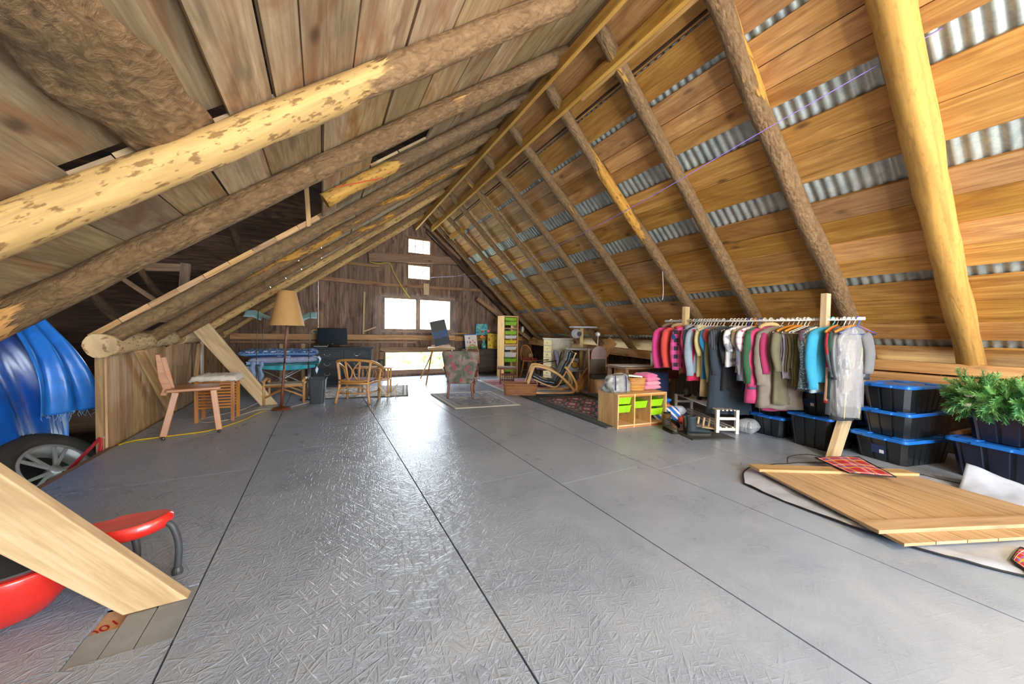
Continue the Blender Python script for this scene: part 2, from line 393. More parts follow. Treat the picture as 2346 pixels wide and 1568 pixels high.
# let-in boards at the brace foot with the lettered sheet beneath
MG = P('#8b9298', .55, bmp=.3, bs=30)
mb = MB(); mb.box((-.515, 1.80, -.011), (.105, .295, .018)); mb.box((-.613, 1.76, -.012), (.085, .21, .018)); mb.box((-.698, 1.728, -.013), (.08, .145, .018))
tag(mb.build('floor_patch_board', MG, bevel=.002), 'short grey painted boards patched into the floor at the foot of the near left brace', 'board')
mb = MB(); mb.box((-.67, 1.88, -.03), (.16, .14, .01)); ls = tag(mb.build('lettered_board', P('#d9ad84', .7)), 'tan board with red printed digits showing through the gap in the floor', 'board')
tx = bpy.data.curves.new('printed_digits', 'FONT'); tx.body = '001.'; tx.size = .056; tx.extrude = .0006; tx.materials.append(P('#b81f22', .6))
tmp = bpy.data.objects.new('digits', tx); COL.objects.link(tmp); bpy.context.view_layer.update(); dm = bpy.data.meshes.new_from_object(tmp.evaluated_get(bpy.context.evaluated_depsgraph_get())); bpy.data.objects.remove(tmp)
to = bpy.data.objects.new('printed_digits', dm); COL.objects.link(to); to.location = (-.735, 1.812, -.0245); to.rotation_euler = (0, 0, R(38)); to.parent = ls
# ---- right roof sheathing (open strips show the corrugated metal)
fr = 1.023
edges = [(2.16, 2.34), (2.34, 2.545), (2.555, 2.745), (2.785, 2.925), (2.932, 3.06), (3.063, 3.17), (3.32, 3.5), (3.506, 3.7), (3.86, 4.02), (4.025, 4.2), (4.208, 4.36), (4.364, 4.52),
         (4.61, 4.8), (4.805, 4.99), (4.995, 5.16), (5.25, 5.45), (5.455, 5.62)]
RY = [.84, 1.62, 2.5, 3.32, 4.18, 5.05, 5.92, 6.75, 7.55, 8.35]
def sheath(edges, zf, y0, y1, th, seamY, skip=None):
    mb = MB()
    for e, (a, b_) in enumerate(edges):
        a, b_ = a, b_
        ys = [y0]; k = random.randint(0, 3)
        cand = [y for y in seamY if y0 < y < y1]
        i = k
        while i < len(cand): ys.append(cand[i]); i += random.choice((3, 4, 5))
        ys.append(y1)
        for c, d in zip(ys[:-1], ys[1:]):
            segs = [(c, d)]
            if skip: segs = skip(a, b_, c, d)
            for (p, q) in segs:
                if q - p < .02: continue
                j = random.uniform(-.004, .004); ja = random.uniform(-.003, .003)
                za, zb = zf(a + ja), zf(b_ + ja); n = Vector((zb - za, 0, -(b_ - a))).normalized(); n = -n if n.z < 0 else n
                A, B = Vector((a + ja, p, za)), Vector((b_ + ja, p, zb)); u = Vector((0, q - p, 0)); n = n * th; o = n.normalized() * (j + random.uniform(0, .004))
                mb.hexa([A + o, A + u + o, B + u + o, B + o, A + n + o, A + u + n + o, B + u + n + o, B + n + o])
    return mb
mb = sheath([(a * fr, b_ * fr) for a, b_ in edges], lambda x: zr(x, .075), BY - .3, GY + .1, .022, [y for y in RY] + [-.1, -.95, -1.8])
struct(mb, 'ceiling_right', M['roof_right'])
def corr(x0, x1, zf, y0, y1, name):
    mb = MB(); pitch = .078; nY = int((y1 - y0) / pitch * 8)
    z0, z1 = zf(x0), zf(x1)
    nrm = Vector((-(z1 - z0), 0, x1 - x0)).normalized()
    def fn(u, v):
        y = y0 + (y1 - y0) * u; h = .009 * math.sin(2 * PI * y / pitch)
        p = Vector((x0 + (x1 - x0) * v, y, z0 + (z1 - z0) * v)) + nrm * h; return tuple(p)
    mb.grid(fn, nY, 1)
    return struct(mb, name, M['metal_roof'], smooth=True)
corr(2.1, 6.0, lambda x: zr(x, .112), BY - .4, GY + .3, 'roof_metal_right')
# ---- left roof sheathing with the opening into the annex
fl = 1.0
LY = [.4, 1.2, 2.02, 2.85, 3.6, 4.38, 5.2, 6.0, 6.8, 7.6, 8.4]
le = [(-2.6, -2.25), (-2.24, -1.9), (-1.89, -1.56), (-1.55, -1.22), (-1.212, -.985), (-.98, -.735), (-.73, -.52), (-.512, -.295), (-.285, 0), (.012, .14), (.148, .40), (.412, .66), (.668, .93), (.936, 1.16), (1.168, 1.42), (1.425, 1.66), (1.67, 1.92), (1.926, 2.16)]
def skipL(a, b_, c, d):
    m_ = (a + b_) / 2; lo = None
    if m_ < -1.7: lo, hi = 3.03, 7.45
    elif m_ < .0: lo, hi = 3.03, 4.46
    elif .40 < m_ < .94: lo, hi = 3.03, 3.62
    if lo is None: return [(c, d)]
    out = []
    if c < lo: out.append((c, min(d, lo)))
    if d > hi: out.append((max(c, hi), d))
    return out
near = [(-2.6, -2.1), (-2.09, -1.62), (-1.61, -.86), (-.36, -.2), (-.19, -.08), (-.07, .14), (.15, .40), (.412, .66), (.668, .93), (.936, 1.16), (1.168, 1.42), (1.425, 1.66), (1.67, 1.92), (1.926, 2.16)]
mb = sheath(le, lambda x: zl(x, .08), 2.05, GY + .1, .022, LY, skipL)
m2 = sheath(near, lambda x: zl(x, .08), BY - .3, 2.047, .024, [-.4])
for a in ('v',): pass
o = len(mb.v); mb.v += m2.v; mb.f += [[i + o for i in f] for f in m2.f]; mb.uv += m2.uv; mb.r += m2.r
struct(mb, 'ceiling_left', M['roof_left'])
# boards behind the bark slab and metal above the left roof
mb = sheath([(-.90, -.62), (-.6, -.32), (1.0, 1.5)], lambda x: zl(x, .125), BY - .3, 2.04, .02, []); struct(mb, 'ceiling_backing', M['roof_left'])
corr(.05, 2.2, lambda x: zl(x, .18), 4.3, GY + .3, 'roof_metal_left')
corr(-1.95, .06, lambda x: zl(x, .15), 7.5, GY + .3, 'roof_metal_left_corner')
# ---- gable wall at the far end, boards stand upright, windows cut out
wins = [(1.86, 2.40, 3.03, 3.37), (1.86, 2.40, 2.40, 2.73), (1.31, 2.94, 1.16, 1.89), (1.33, 2.81, .14, .60)]
mb = MB(); x = -2.6
bx = [-6.2, -5.9, -5.6, -5.3, -5.0, -4.7, -4.4, -4.1, -3.8, -3.5, -3.2, -2.9, -2.6]
while x < 5.85:
    bx.append(x) if x > -2.6 else None
    x += random.uniform(.15, .25)
bx.append(5.9)
for xx in (1.31, 1.33, 1.86, 2.40, 2.81, 2.94): bx = [b_ for b_ in bx if abs(b_ - xx) > .05] + [xx]
bx = sorted(bx)
for a, b_ in zip(bx[:-1], bx[1:]):
    if b_ <= -2.55: continue
    def top(x): return zl(x) + .115 if x < XR else zr(x) + .15
    spans = [(-.3, None)]
    cuts = sorted([(w[2], w[3]) for w in wins if w[0] < (a + b_) / 2 < w[1]])
    z = -.3; segs = []
    for c, d in cuts: segs.append((z, c)); z = d
    segs.append((z, None)); g = .0011 if random.random() < .10 else .0002; r = random.random(); dy = random.uniform(0, .012)
    for z0, z1 in segs:
        za = z1 if z1 is not None else top(a); zb = z1 if z1 is not None else top(b_)
        if a < XR < b_ and z1 is None: za = zb = top(a)
        mb.hexa([(a + g, GY + dy, z0), (b_ - g, GY + dy, z0), (b_ - g, GY + .025 + dy, z0), (a + g, GY + .025 + dy, z0), (a + g, GY + dy, za), (b_ - g, GY + dy, zb), (b_ - g, GY + .025 + dy, zb), (a + g, GY + .025 + dy, za)], r)
struct(mb, 'wall_back', M['gable'])
# ---- wall behind the camera with a door opening added to let daylight in
mb = MB()
for x0, x1, z0, z1 in ((-2.2, .6, -.3, 1.1), (-.9, .6, 1.1, 2.1), (2.8, 5.5, -.3, 1.0), (2.8, 4.2, 1.0, 2.1), (.6, 2.8, -.3, .1), (0, 4.0, 2.1, 2.5), (.8, 3.4, 2.5, 2.9), (1.4, 2.9, 2.9, 3.4)): 
    n = max(1, int((x1 - x0) / .25)); 
    for i in range(n): mb.box((x0 + (x1 - x0) * (i + .5) / n, BY, (z0 + z1) / 2), ((x1 - x0) / n - .004, .025, z1 - z0))
struct(mb, 'wall_front', M['gable'])
# ---- knee walls
mb = MB(); y = 4.57
while y < GY:
    w = random.uniform(.2, .32); w = min(w, GY - y)
    mb.box((-1.735 + random.uniform(-.006, .006), y + w / 2, .40), (.022, w - .006, 1.0)); y += w
mb.box((-1.76, 4.555, .47), (.05, .03, 1.02))
struct(mb, 'wall_left', M['knee'])
mb = MB(); y = BY
while y < GY:
    w = random.uniform(.2, .34); w = min(w, GY - y)
    mb.box((5.45 + random.uniform(-.006, .006), y + w / 2, .22), (.022, w - .006, 1.1)); y += w
struct(mb, 'wall_right', M['dark_board'])
mb = MB(); mb.box((5.82, 2.85, .3), (.03, 12.4, 1.0)); struct(mb, 'wall_right_eave', M['beam'])
# ---- annex seen through the left opening: board walls, roof and deck
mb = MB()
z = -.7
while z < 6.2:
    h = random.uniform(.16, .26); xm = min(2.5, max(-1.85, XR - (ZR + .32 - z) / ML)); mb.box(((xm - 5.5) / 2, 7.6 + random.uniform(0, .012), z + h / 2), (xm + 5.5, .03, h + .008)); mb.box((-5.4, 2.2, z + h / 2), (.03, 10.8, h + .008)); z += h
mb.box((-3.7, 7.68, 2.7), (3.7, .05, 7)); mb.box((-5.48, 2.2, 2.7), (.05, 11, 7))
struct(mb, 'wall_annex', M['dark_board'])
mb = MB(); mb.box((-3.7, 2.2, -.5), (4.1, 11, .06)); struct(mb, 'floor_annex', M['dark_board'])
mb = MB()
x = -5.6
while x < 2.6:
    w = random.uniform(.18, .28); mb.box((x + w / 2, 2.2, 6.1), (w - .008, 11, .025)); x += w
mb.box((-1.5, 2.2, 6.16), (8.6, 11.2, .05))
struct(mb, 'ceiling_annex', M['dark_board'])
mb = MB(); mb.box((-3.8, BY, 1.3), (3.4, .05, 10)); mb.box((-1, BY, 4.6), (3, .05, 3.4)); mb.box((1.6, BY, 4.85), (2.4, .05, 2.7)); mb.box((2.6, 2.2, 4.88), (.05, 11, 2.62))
struct(mb, 'wall_annex_closure', M['dark_board'])  # unseen closing panels, partly above the roof, added against sky leaks
# ---- windows
def window(n, x0, x1, z0, z1, nx, nz, fw=.035, y=GY):
    t = bpy.data.objects.new('window_%d' % n, None); COL.objects.link(t); t.location = ((x0 + x1) / 2, y, z0); tag(t, kind='structure')
    w, h = x1 - x0, z1 - z0; mb = MB()
    for a in (-1, 1): mb.box((a * (w / 2 - fw / 2), 0, h / 2), (fw, .06, h))
    for c in (fw / 2, h - fw / 2): mb.box((0, 0, c), (w - 2 * fw, .055, fw))
    for i in range(1, nx): mb.box((-w / 2 + w * i / nx, 0, h / 2), (.014, .03, h - 2 * fw))
    for i in range(1, nz): mb.box((0, .001, h * i / nz), (w - 2 * fw, .026, .012))
    mb.build('window_frame', M['girt'], t)
    mb = MB(); mb.box((0, .01, h / 2), (w - .04, .004, h - .04)); mb.build('pane', M['glass'], t)
    return t
window(1, 1.84, 2.42, 3.01, 3.39, 3, 2, .028); window(2, 1.84, 2.42, 2.38, 2.75, 3, 2, .028)
window(3, 1.30, 2.08, 1.14, 1.91, 1, 1, .022); window(4, 2.14, 2.95, 1.14, 1.91, 1, 1, .022); window(5, 1.32, 2.82, .13, .61, 1, 1, .025)
mb = MB(); mb.box((2.11, GY + .005, 1.52), (.07, .07, .8)); mb.beam((1.22, GY - .03, 1.1), (3.05, GY - .03, 1.1), .06, .05); mb.beam((1.2, GY - .02, 1.945), (3.05, GY - .02, 1.945), .04, .06)
mb.beam((1.22, GY - .02, .66), (2.92, GY - .02, .66), .05, .1); mb.beam((1.22, GY - .02, .09), (2.92, GY - .02, .09), .05, .08); mb.box((1.25, GY - .02, .35), (.09, .05, .55)); mb.box((2.88, GY - .02, .35), (.08, .05, .55))
mb.box((2.43, GY - .02, 3.2), (.03, .05, .45)); mb.box((2.13, GY - .02, 3.41), (.64, .05, .03))
struct(mb, 'trim_2', M['girt'])
# outside: grass lightened to bounce daylight up to the roof; bushes seen pale through the low window
mb = MB(); mb.box((2, 30, -2.6), (80, 76, .1)); g = M['bounce_ground'] = plain('bounce_ground', '#bfc4ac', .9, bmp=.5, bs=3)
struct(mb, 'ground', g)
def shrub(x, y, s, lab):
    mb = MB(); random.seed(int(x * 10))
    for k in range(60):
        v = Vector((random.gauss(0, 1), random.gauss(0, 1), random.gauss(0, 1))).normalized() * random.uniform(.5, 1) * s
        p = Vector((x, y, -2.5 + s)) + Vector((v.x, v.y, v.z)); q = random.uniform(.12, .3) * s
        mb.lathe([(0, -q), (q * .8, -q * .5), (q, 0), (q * .7, q * .6), (0, q)], 6, p, cap=False)
    tag(mb.build('shrub', P('#8aa060', .9)), lab, 'shrub', 'shrubs outside the low window')
shrub(2.6, 16, 1.7, 'round green shrub outside behind the left part of the low window'); shrub(5.6, 20, 1.5, 'round green shrub outside behind the right part of the low window')
# ================================================================== FRAMING
def log(name, a, b, r0, r1, mat, label, cat='rafter', group=None, bend=.02, seed=0, n=16, bz=None, jit=.1, segs=26):
    a, b = Vector(a), Vector(b); d = (b - a).normalized(); s1 = d.cross(Vector((0, 1, 0)))
    if s1.length < .1: s1 = d.cross(Vector((0, 0, 1)))
    s1.normalize(); s2 = d.cross(s1); pts = []; rad = []
    for i in range(segs + 1):
        t = i / segs
        pts.append(a.lerp(b, t) + s2 * bend * math.sin(PI * t * (1 + (seed % 3) * .5) + seed) * .8 + s1 * bend * .4 * math.sin(PI * t * 2 + seed * 2)
                   + Vector((noise.noise(Vector((t * 5, seed, 0))), noise.noise(Vector((t * 5, seed, 7))), 0)) * bend * .6)
        rad.append((r0 + (r1 - r0) * t) * (1 + .06 * noise.noise(Vector((t * 9, seed, 3)))))
    mb = MB(); mb.tube(pts, rad, n, r=(seed * .137) % 1, jit=jit)
    o = mb.build(name, mat, smooth=True)
    return tag(o, label, cat, group)
ord_ = ['nearest', 'second nearest', 'third nearest', 'fourth nearest', 'fifth nearest', 'sixth nearest', 'seventh nearest', 'fourth from the end wall', 'third from the end wall', 'second from the end wall', 'last before the end wall']
rr = [(.098, .088, 'bark_yellow', 'thick smooth yellow peeled log rafter crossing the far right of the right roof'),
      (.07, .082, 'bark_half', 'flaky half-peeled log rafter coming down at the right end of the clothes rail'),
      (.062, .075, 'bark', 'dark bark rafter log coming down behind the middle of the clothes rail'),
      (.058, .072, 'bark_half', 'half-peeled rafter log coming down at the left end of the clothes rail'),
      (.055, .07, 'bark', 'brown rafter log whose foot is just left of the pink parka'),
      (.055, .066, 'bark', 'rafter log on the right roof meeting the plate above the pine storage unit'),
      (.052, .064, 'bark_half', 'rafter log on the right roof coming down behind the cat tree'),
      (.052, .062, 'bark', 'rafter log on the right roof coming down behind the cream chest'),
      (.05, .06, 'bark', 'rafter log on the right roof second from the far wall'),
      (.05, .06, 'bark', 'rafter log on the right roof closest to the far wall')]
for i, y in enumerate(RY):
    r0, r1, mt, lab = rr[i]
    log('log_rafter', (XR + .0, y, zr(XR) - .02), (5.5, y + (.02 if i else .04), zr(5.5) - (.0)), r0, r1, M[mt], lab, 'rafter', 'right rafters', bend=.025 if i else .015, seed=i + 1)
lr = [(2.02, -2.3, 1.50, .082, .075, 'peeled_cut', 'thick pale log rafter with flecked bare wood, nearest across the upper left'),
      (2.85, -3.2, 2.08, .085, .07, 'bark_cut', 'thick bark-covered rafter log, second across the left roof, beside the dark opening'),
      (3.6, .02, 2.1, .062, .055, 'bark_short', 'short sawn-off rafter log with yellow patch ending beside the dark roof opening'),
      (4.42, -1.68, 2.1, .068, .055, 'bark', 'bark rafter log running along the lower edge of the dark roof opening'),
      (5.2, -1.8, 2.1, .06, .055, 'bark_half', 'left rafter log with a pale peeled patch, just beyond the dark opening'),
      (6.0, -1.8, 2.1, .055, .05, 'bark_half', 'left rafter log above the middle brace of the left wall'),
      (6.8, -1.8, 2.1, .055, .05, 'bark_bare', 'pale orange left rafter passing just behind the lampshade'),
      (7.6, -1.8, 2.1, .055, .05, 'bark', 'left rafter log second from the far wall, passing behind the lampshade'),
      (8.4, -1.8, 2.1, .055, .05, 'bark_bare', 'left rafter log closest to the far wall')]
for i, (y, x0, x1, r0, r1, mt, lab) in enumerate(lr):
    log('log_rafter', (x0, y, zl(x0)), (x1, y, zl(x1)), r0, r1, M[mt], lab, 'rafter', 'left rafters', bend=.02, seed=i + 20)
log('log_rafter', (-2.2, 1.1, zl(-2.2)), (2.1, 1.1, zl(2.1)), .07, .06, M['bark'], 'left rafter log above and behind the viewpoint', 'rafter', 'left rafters', seed=40) if False else None
# bark slab in the left roof
mb = MB()
def slab(u, v):
    y = -.4 + 2.45 * u; w = .12 + .04 * noise.noise(Vector((u * 6, 1, 0))); e = noise.noise(Vector((u * 9, v * 3, 4))) * .03
    x = -.57 + (v - .5) * 2 * w + e + .04 * math.sin(u * 7); b_ = math.sin(PI * min(1, max(0, v))) * (.035 + .03 * noise.noise(Vector((u * 7, 2, v))))
    return (x, y, zl(x, .085) - b_ - .02 * abs(noise.noise(Vector((u * 16, v * 8, 0)))))
mb.grid(slab, 70, 14); mb.uv = [[(a * 2.4, b_ * .3) for a, b_ in q] for q in mb.uv]; o = mb.build('bark_slab', M['bark'], smooth=True, solid=.012)
tag(o, 'rough bark-edged slab with torn bark set between the roof boards at the upper left', 'slab')
# ridge boards
def board(name, a, b, w, h, mat, label, cat='beam', group=None, up=(0, 0, 1), bev=.004, w2=None):
    mb = MB(); mb.beam(a, b, w, h, up, w2=w2); return tag(mb.build(name, mat, bevel=bev), label, cat, group)
board('ridge_board', (2.36, -1.5, 3.62), (2.36, 8.6, 3.60), .045, .12, M['beam_yellow'], 'long sawn board running under the ridge across the right rafters, spliced', 'beam', 'boards under the ridge')
board('ridge_board', (2.40, -1.5, 3.57), (2.40, 3.0, 3.57), .04, .05, M['beam_yellow'], 'narrow strip nailed along the near part of the long ridge board', 'beam', 'boards under the ridge')
board('ridge_board', (1.98, -1.5, 3.66), (2.0, 8.7, 3.60), .04, .10, M['beam_yellow'], 'second sawn board running under the ridge on the left rafters', 'beam', 'boards under the ridge')
board('ridge_board', (2.16, -2.5, 3.90), (2.16, 8.8, 3.90), .03, .18, M['girt'], 'dark peak board at the very top of the roof', 'beam', 'boards under the ridge')
# collar beam, girts on the gable wall
board('collar_beam', (.95, 8.82, 2.80), (3.52, 8.82, 2.97), .09, .2, M['girt'], 'heavy horizontal collar beam crossing the far wall between the two small windows', 'beam')
board('wall_girt', (.1, 8.86, 2.62), (1.2, 8.86, 2.62), .05, .06, M['girt'], 'thin ledger under the left end of the collar beam', 'beam')
board('wall_girt', (-.4, 8.86, 2.25), (1.25, 8.86, 2.2), .05, .09, M['girt'], 'horizontal board on the far wall left of the small lower window', 'beam')
board('wall_girt', (1.25, 8.87, 2.2), (3.9, 8.87, 2.24), .04, .07, M['girt'], 'horizontal board on the far wall above the wide double window', 'beam')
board('wall_girt', (-1.6, 8.84, .95), (3.05, 8.84, .95), .08, .12, M['beam'], 'long horizontal beam low on the far wall under the double window', 'beam')
board('wall_girt', (3.05, 8.86, .93), (5.3, 8.86, .95), .06, .12, M['beam'], 'horizontal beam low on the far wall behind the drawer tower', 'beam')
board('wall_girt', (-1.6, 8.82, .84), (2.05, 8.82, .84), .06, .05, M['girt'], 'thin ledger board just below the long low beam on the far wall', 'beam')
board('wall_block', (2.3, 8.86, 2.02), (2.3, 8.86, 2.3), .14, .04, M['pale_plank'], 'short pale board nailed upright above the double window', 'board', up=(0, 1, 0))
board('wall_strip', (.85, 8.86, 1.02), (.87, 8.86, 2.0), .04, .03, M['pale_plank'], 'thin yellow upright stick on the far wall left of the double window', 'board', up=(0, 1, 0))
board('wall_strip', (.85, 8.85, 1.08), (1.12, 8.85, 1.19), .03, .03, M['pale_plank'], 'short slanting stick beside the thin upright stick', 'board', up=(0, 1, 0))
board('wall_strip', (2.95, 8.86, 1.06), (3.4, 8.86, 1.06), .03, .03, M['beam'], 'small horizontal stick right of the double window', 'board')
for i, x in enumerate((-.75, -.35, .05)):
    board('wall_stud', (x, 8.85, 0), (x, 8.85, .8), .07, .03, M['pale_plank'], ('upright stud behind the cot, left of the three', 'upright stud behind the cot, middle of the three', 'upright stud behind the cot, right of the three')[i], 'stud', 'studs under the low beam', up=(0, 1, 0))
board('ridge_block', (2.62, 7.9, 3.28), (2.75, 7.5, 3.36), .1, .1, M['beam_yellow'], 'short sawn block end hanging under the ridge on the right near the small window', 'block')
board('hip_brace', (2.25, 8.75, 3.7), (3.1, 8.6, 2.95), .1, .07, M['girt'], 'dark slanting timber beside the top window on the right', 'beam')
board('end_rafter', (2.3, 8.72, 3.60), (5.3, 8.7, .95), .06, .12, M['dark_board'], 'black sawn rafter tight against the right half of the far wall', 'rafter')
board('end_rafter', (3.6, 8.66, 2.0), (5.2, 8.64, .93), .06, .1, M['girt'], 'slanting wall timber behind the drawer tower', 'rafter')
# plates along the eaves
log('wall_plate_log', (-1.66, 4.30, .94), (-1.68, 6.2, .98), .105, .09, M['paleog'], 'pale hewn plate log on top of the near part of the left knee wall', 'log', 'plate logs', bend=.01, seed=3, jit=.06)
log('wall_plate_log', (-1.68, 6.22, .97), (-1.68, 8.7, .97), .09, .085, M['paleog'], 'pale hewn plate log on top of the far part of the left knee wall', 'log', 'plate logs', bend=.01, seed=5, jit=.06)
board('wall_plate', (5.28, 3.3, .70), (5.28, 8.7, .86), .12, .15, M['beam'], 'sawn plate beam under the feet of the far right rafters', 'beam', 'right plates')
board('wall_plate', (5.28, -2.5, .64), (5.28, 3.3, .70), .12, .13, M['beam'], 'orange plate beam behind the stacked black totes', 'beam', 'right plates')
board('wall_plate', (5.36, -2.5, .80), (5.36, 3.2, .82), .10, .11, M['beam'], 'upper beam along the eave above the stacked black totes', 'beam', 'right plates')
# braces
def brace(poly, y, th, mat, label):
    mb = MB(); p = [(x, z) for x, z in poly]
    q = [(p[0][0], y, p[0][1]), (p[1][0], y, p[1][1]), (p[1][0], y + th, p[1][1]), (p[0][0], y + th, p[0][1]), (p[3][0], y, p[3][1]), (p[2][0], y, p[2][1]), (p[2][0], y + th, p[2][1]), (p[3][0], y + th, p[3][1])]
    mb.hexa(q); return tag(mb.build('brace_plank', mat, bevel=.004), label, 'brace', 'plank braces')
brace([(-.478, 0), (-.668, 0), (-1.52, .93), (-1.36, 1.10)], 1.86, .05, M['pale_plank'], 'large pale plank brace rising to the left in the near left foreground')
brace([(-.57, 0), (-.775, 0), (-1.56, 1.12), (-1.36, 1.19)], 6.18, .05, M['pale_plank'], 'plank brace leaning from the left knee wall to the floor beside the lamp')
brace([(4.05, 0), (4.24, 0), (4.92, .93), (4.69, .97)], 1.42, .05, M['pale_plank'], 'pale plank brace standing at the right end of the clothes rail')
board('brace_plank', (4.16, 5.22, .02), (4.95, 5.10, .98), .05, .2, M['beam'], 'brown plank brace leaning up behind the cat tree', 'brace', 'plank braces')
log('knee_brace', (4.72, .85, .28), (5.25, .3, .62), .035, .035, M['beam'], 'slanting timber in the dark between the tote stacks', 'brace', seed=2, bend=0)
board('knee_brace', (5.15, 4.2, .2), (5.2, 3.6, .66), .08, .08, M['beam'], 'small slanting knee brace under the plate behind the desk', 'brace')
board('knee_brace', (-1.64, 5.0, .86), (-1.62, 5.75, .1), .03, .09, M['knee'], 'slanting board on the left knee wall behind the plain chair', 'brace', up=(1, 0, 0))
board('knee_brace', (-1.64, 7.0, .86), (-1.62, 6.75, .4), .03, .05, M['knee'], 'short slanting stick on the left knee wall behind the slatted stool', 'brace', up=(1, 0, 0))
mb = MB(); mb.box((-1.62, 7.05, .55), (.02, .1, .7)); tag(mb.build('wall_strip', P('#d8d3c8', .6)), 'white upright strip on the left knee wall behind the slatted stool', 'board')
# annex poles and beams
log('annex_pole', (-1.80, 5.6, .92), (-2.8, 5.62, 2.14), .05, .045, M['annexlog'], 'slanting round pole just above the blue tarp in the dark annex', 'pole', 'annex poles', seed=4)
log('annex_pole', (-1.60, 6.2, 1.13), (-2.4, 6.22, 2.44), .04, .04, M['annexlog'], 'thin slanting pole behind the horizontal beam in the annex', 'pole', 'annex poles', seed=6)
log('annex_pole', (-.85, 5.6, 1.85), (-1.16, 5.6, 3.0), .045, .04, M['annexlog'], 'knotty near-upright pole in the middle of the dark roof opening', 'pole', 'annex poles', seed=8)
board('annex_beam', (-2.5, 6.36, 1.86), (-1.58, 6.36, 1.92), .05, .10, M['girt'], 'horizontal beam in the annex above the tarp', 'beam')
board('annex_beam', (-1.61, 6.3, 1.97), (-1.70, 6.3, .6), .10, .05, M['girt'], 'upright post in the annex joined to the horizontal beam', 'beam', up=(0, 1, 0))
board('annex_beam', (-2.45, 6.0, 1.97), (-1.60, 6.0, 1.25), .03, .05, M['girt'], 'thin slanting strip in the annex', 'beam')
board('annex_beam', (-.15, 4.44, 2.72), (-.12, 4.44, 2.21), .045, .03, M['beam'], 'thin upright strip inside the dark roof opening', 'beam', up=(0, 1, 0))
# edge boards along the opening
mb = MB()
for i in range(10):
    x0 = -1.78 + i * .195; mb.beam((x0, 4.47, zl(x0, .1)), (x0 + .19, 4.47, zl(x0 + .19, .1)), .03, .05)
struct(mb, 'trim_3', M['beam'])
# ================================================================== LEFT SIDE AND FAR LEFT
BLK = P('#15171a', .4)
# plain chair beside the knee wall: seat, slab back, three slanting legs
t = thing('slab_chair', 'brown wooden chair with slanting slab back and splayed legs by the knee wall', 'chair', (-1.2, 4.85, 0), R(13))
mb = MB(); mb.box((.02, 0, .475), (.42, .36, .03)); mb.build('seat', M['honey'], t, bevel=.008)
mb = MB(); mb.prism([(-.235, .43), (-.19, .42), (-.15, .5), (-.19, .62), (-.235, .84), (-.265, .84), (-.245, .6), (-.215, .5)], .2, 'y', -.1); mb.build('backrest', M['honey'], t, bevel=.006)
mb = MB(); mb.beam((-.155, .0, .46), (-.22, .0, .80), .02, .06, (1, 0, 0)); mb.build('back_brace', M['honey'], t)
for (x0, y0, x1, y1) in ((-.12, -.12, -.21, -.16), (.17, -.12, .215, -.15), (-.12, .12, -.21, .17), (.17, .12, .215, .17)):
    mb = MB(); mb.beam((x0, y0, .455), (x1, y1, .03), .055, .035, (0, 1, 0)); l = mb.build('leg', M['honey'], t, bevel=.005)
    mb = MB(); mb.lathe([(.006, .03), (.014, .022), (.016, .012), (.012, 0)], 12, (x1, y1, 0)); mb.build('caster', P('#555a5a', .3, metal=.8), l)
# slatted stool with fleece
t = thing('slatted_stool', 'slatted wooden stool topped with a white fleece beside the plain chair', 'stool', (-1.10, 5.42, 0), R(-4))
for x in (-.17, .17):
    for y in (-.11, .11): mb = MB(); mb.box((x, y, .24), (.035, .03, .48)); mb.build('leg', M['honey'], t, bevel=.003)
for y in (-.11, .11):
    for i in range(9): mb = MB(); mb.box((0, y, .45 - i * .035), (.31, .014, .02)); mb.build('slat', M['honey'], t)
mb = MB(); mb.box((0, 0, .478), (.36, .25, .02)); mb.build('seat', M['honey'], t)
def fleece(u, v):
    x = (u - .5) * .44; y = (v - .5) * .32; e = max(abs(u - .5), abs(v - .5)) * 2; z = .515 + .03 * (1 - e ** 6) + .012 * noise.noise(Vector((x * 30, y * 30, 0)))
    return (x, y, z - .03 * (e > .93))
mb = MB(); mb.grid(fleece, 34, 26); f = mb.build('fleece_cover', P('#d9d2c6', .95, bmp=.9, bs=120), smooth=True, solid=.025)
f.location = (-1.10, 5.42, .0); f.rotation_euler = (0, 0, R(-4)); f.name = 'fleece_cover'; tag(f, 'fluffy cream fleece pad lying on the slatted stool', 'fleece')
# floor lamp
t = thing('floor_lamp', 'tall floor lamp with tan cone shade and slim reddish wooden pole', 'lamp', (-.49, 5.79, 0))
mb = MB(); mb.lathe([(.112, 0), (.115, .012), (.1, .026), (.02, .034)], 40); mb.build('base', M['walnut'], t, smooth=False)
mb = MB(); mb.tube([(0, 0, .02), (.014, 0, .25), (.03, 0, .52), (.037, 0, .64)], [.019, .019, .014, .011], 16); mb.build('pole', M['walnut'], t, smooth=True)
mb = MB(); mb.tube([(.037, 0, .64), (.041, 0, .70)], .0105, 14); mb.build('pole_collar', BLK, t, smooth=True)
mb = MB(); mb.tube([(.041, 0, .70), (.055, 0, .95), (.07, 0, 1.3)], [.011, .016, .019], 16); mb.build('pole', M['walnut'], t, smooth=True)
m = plain('lampshade_paper', '#d8a568', .7, var=.03); m.node_tree.nodes['Principled BSDF'].inputs['Subsurface Weight'].default_value = .15; M['shade'] = m
mb = MB(); mb.lathe([(.208, 1.16), (.206, 1.165), (.104, 1.63), (.101, 1.632)], 56, (.07, 0, 0), cap=False); mb.build('lamp_shade', m, t, smooth=True, solid=.004)
mb = MB(); mb.tube([(.07 + .207 * math.cos(a * PI / 28), .207 * math.sin(a * PI / 28), 1.161) for a in range(56)], .004, 6, closed=True); mb.build('shade_trim', P('#e3c07c', .6), t, smooth=True)
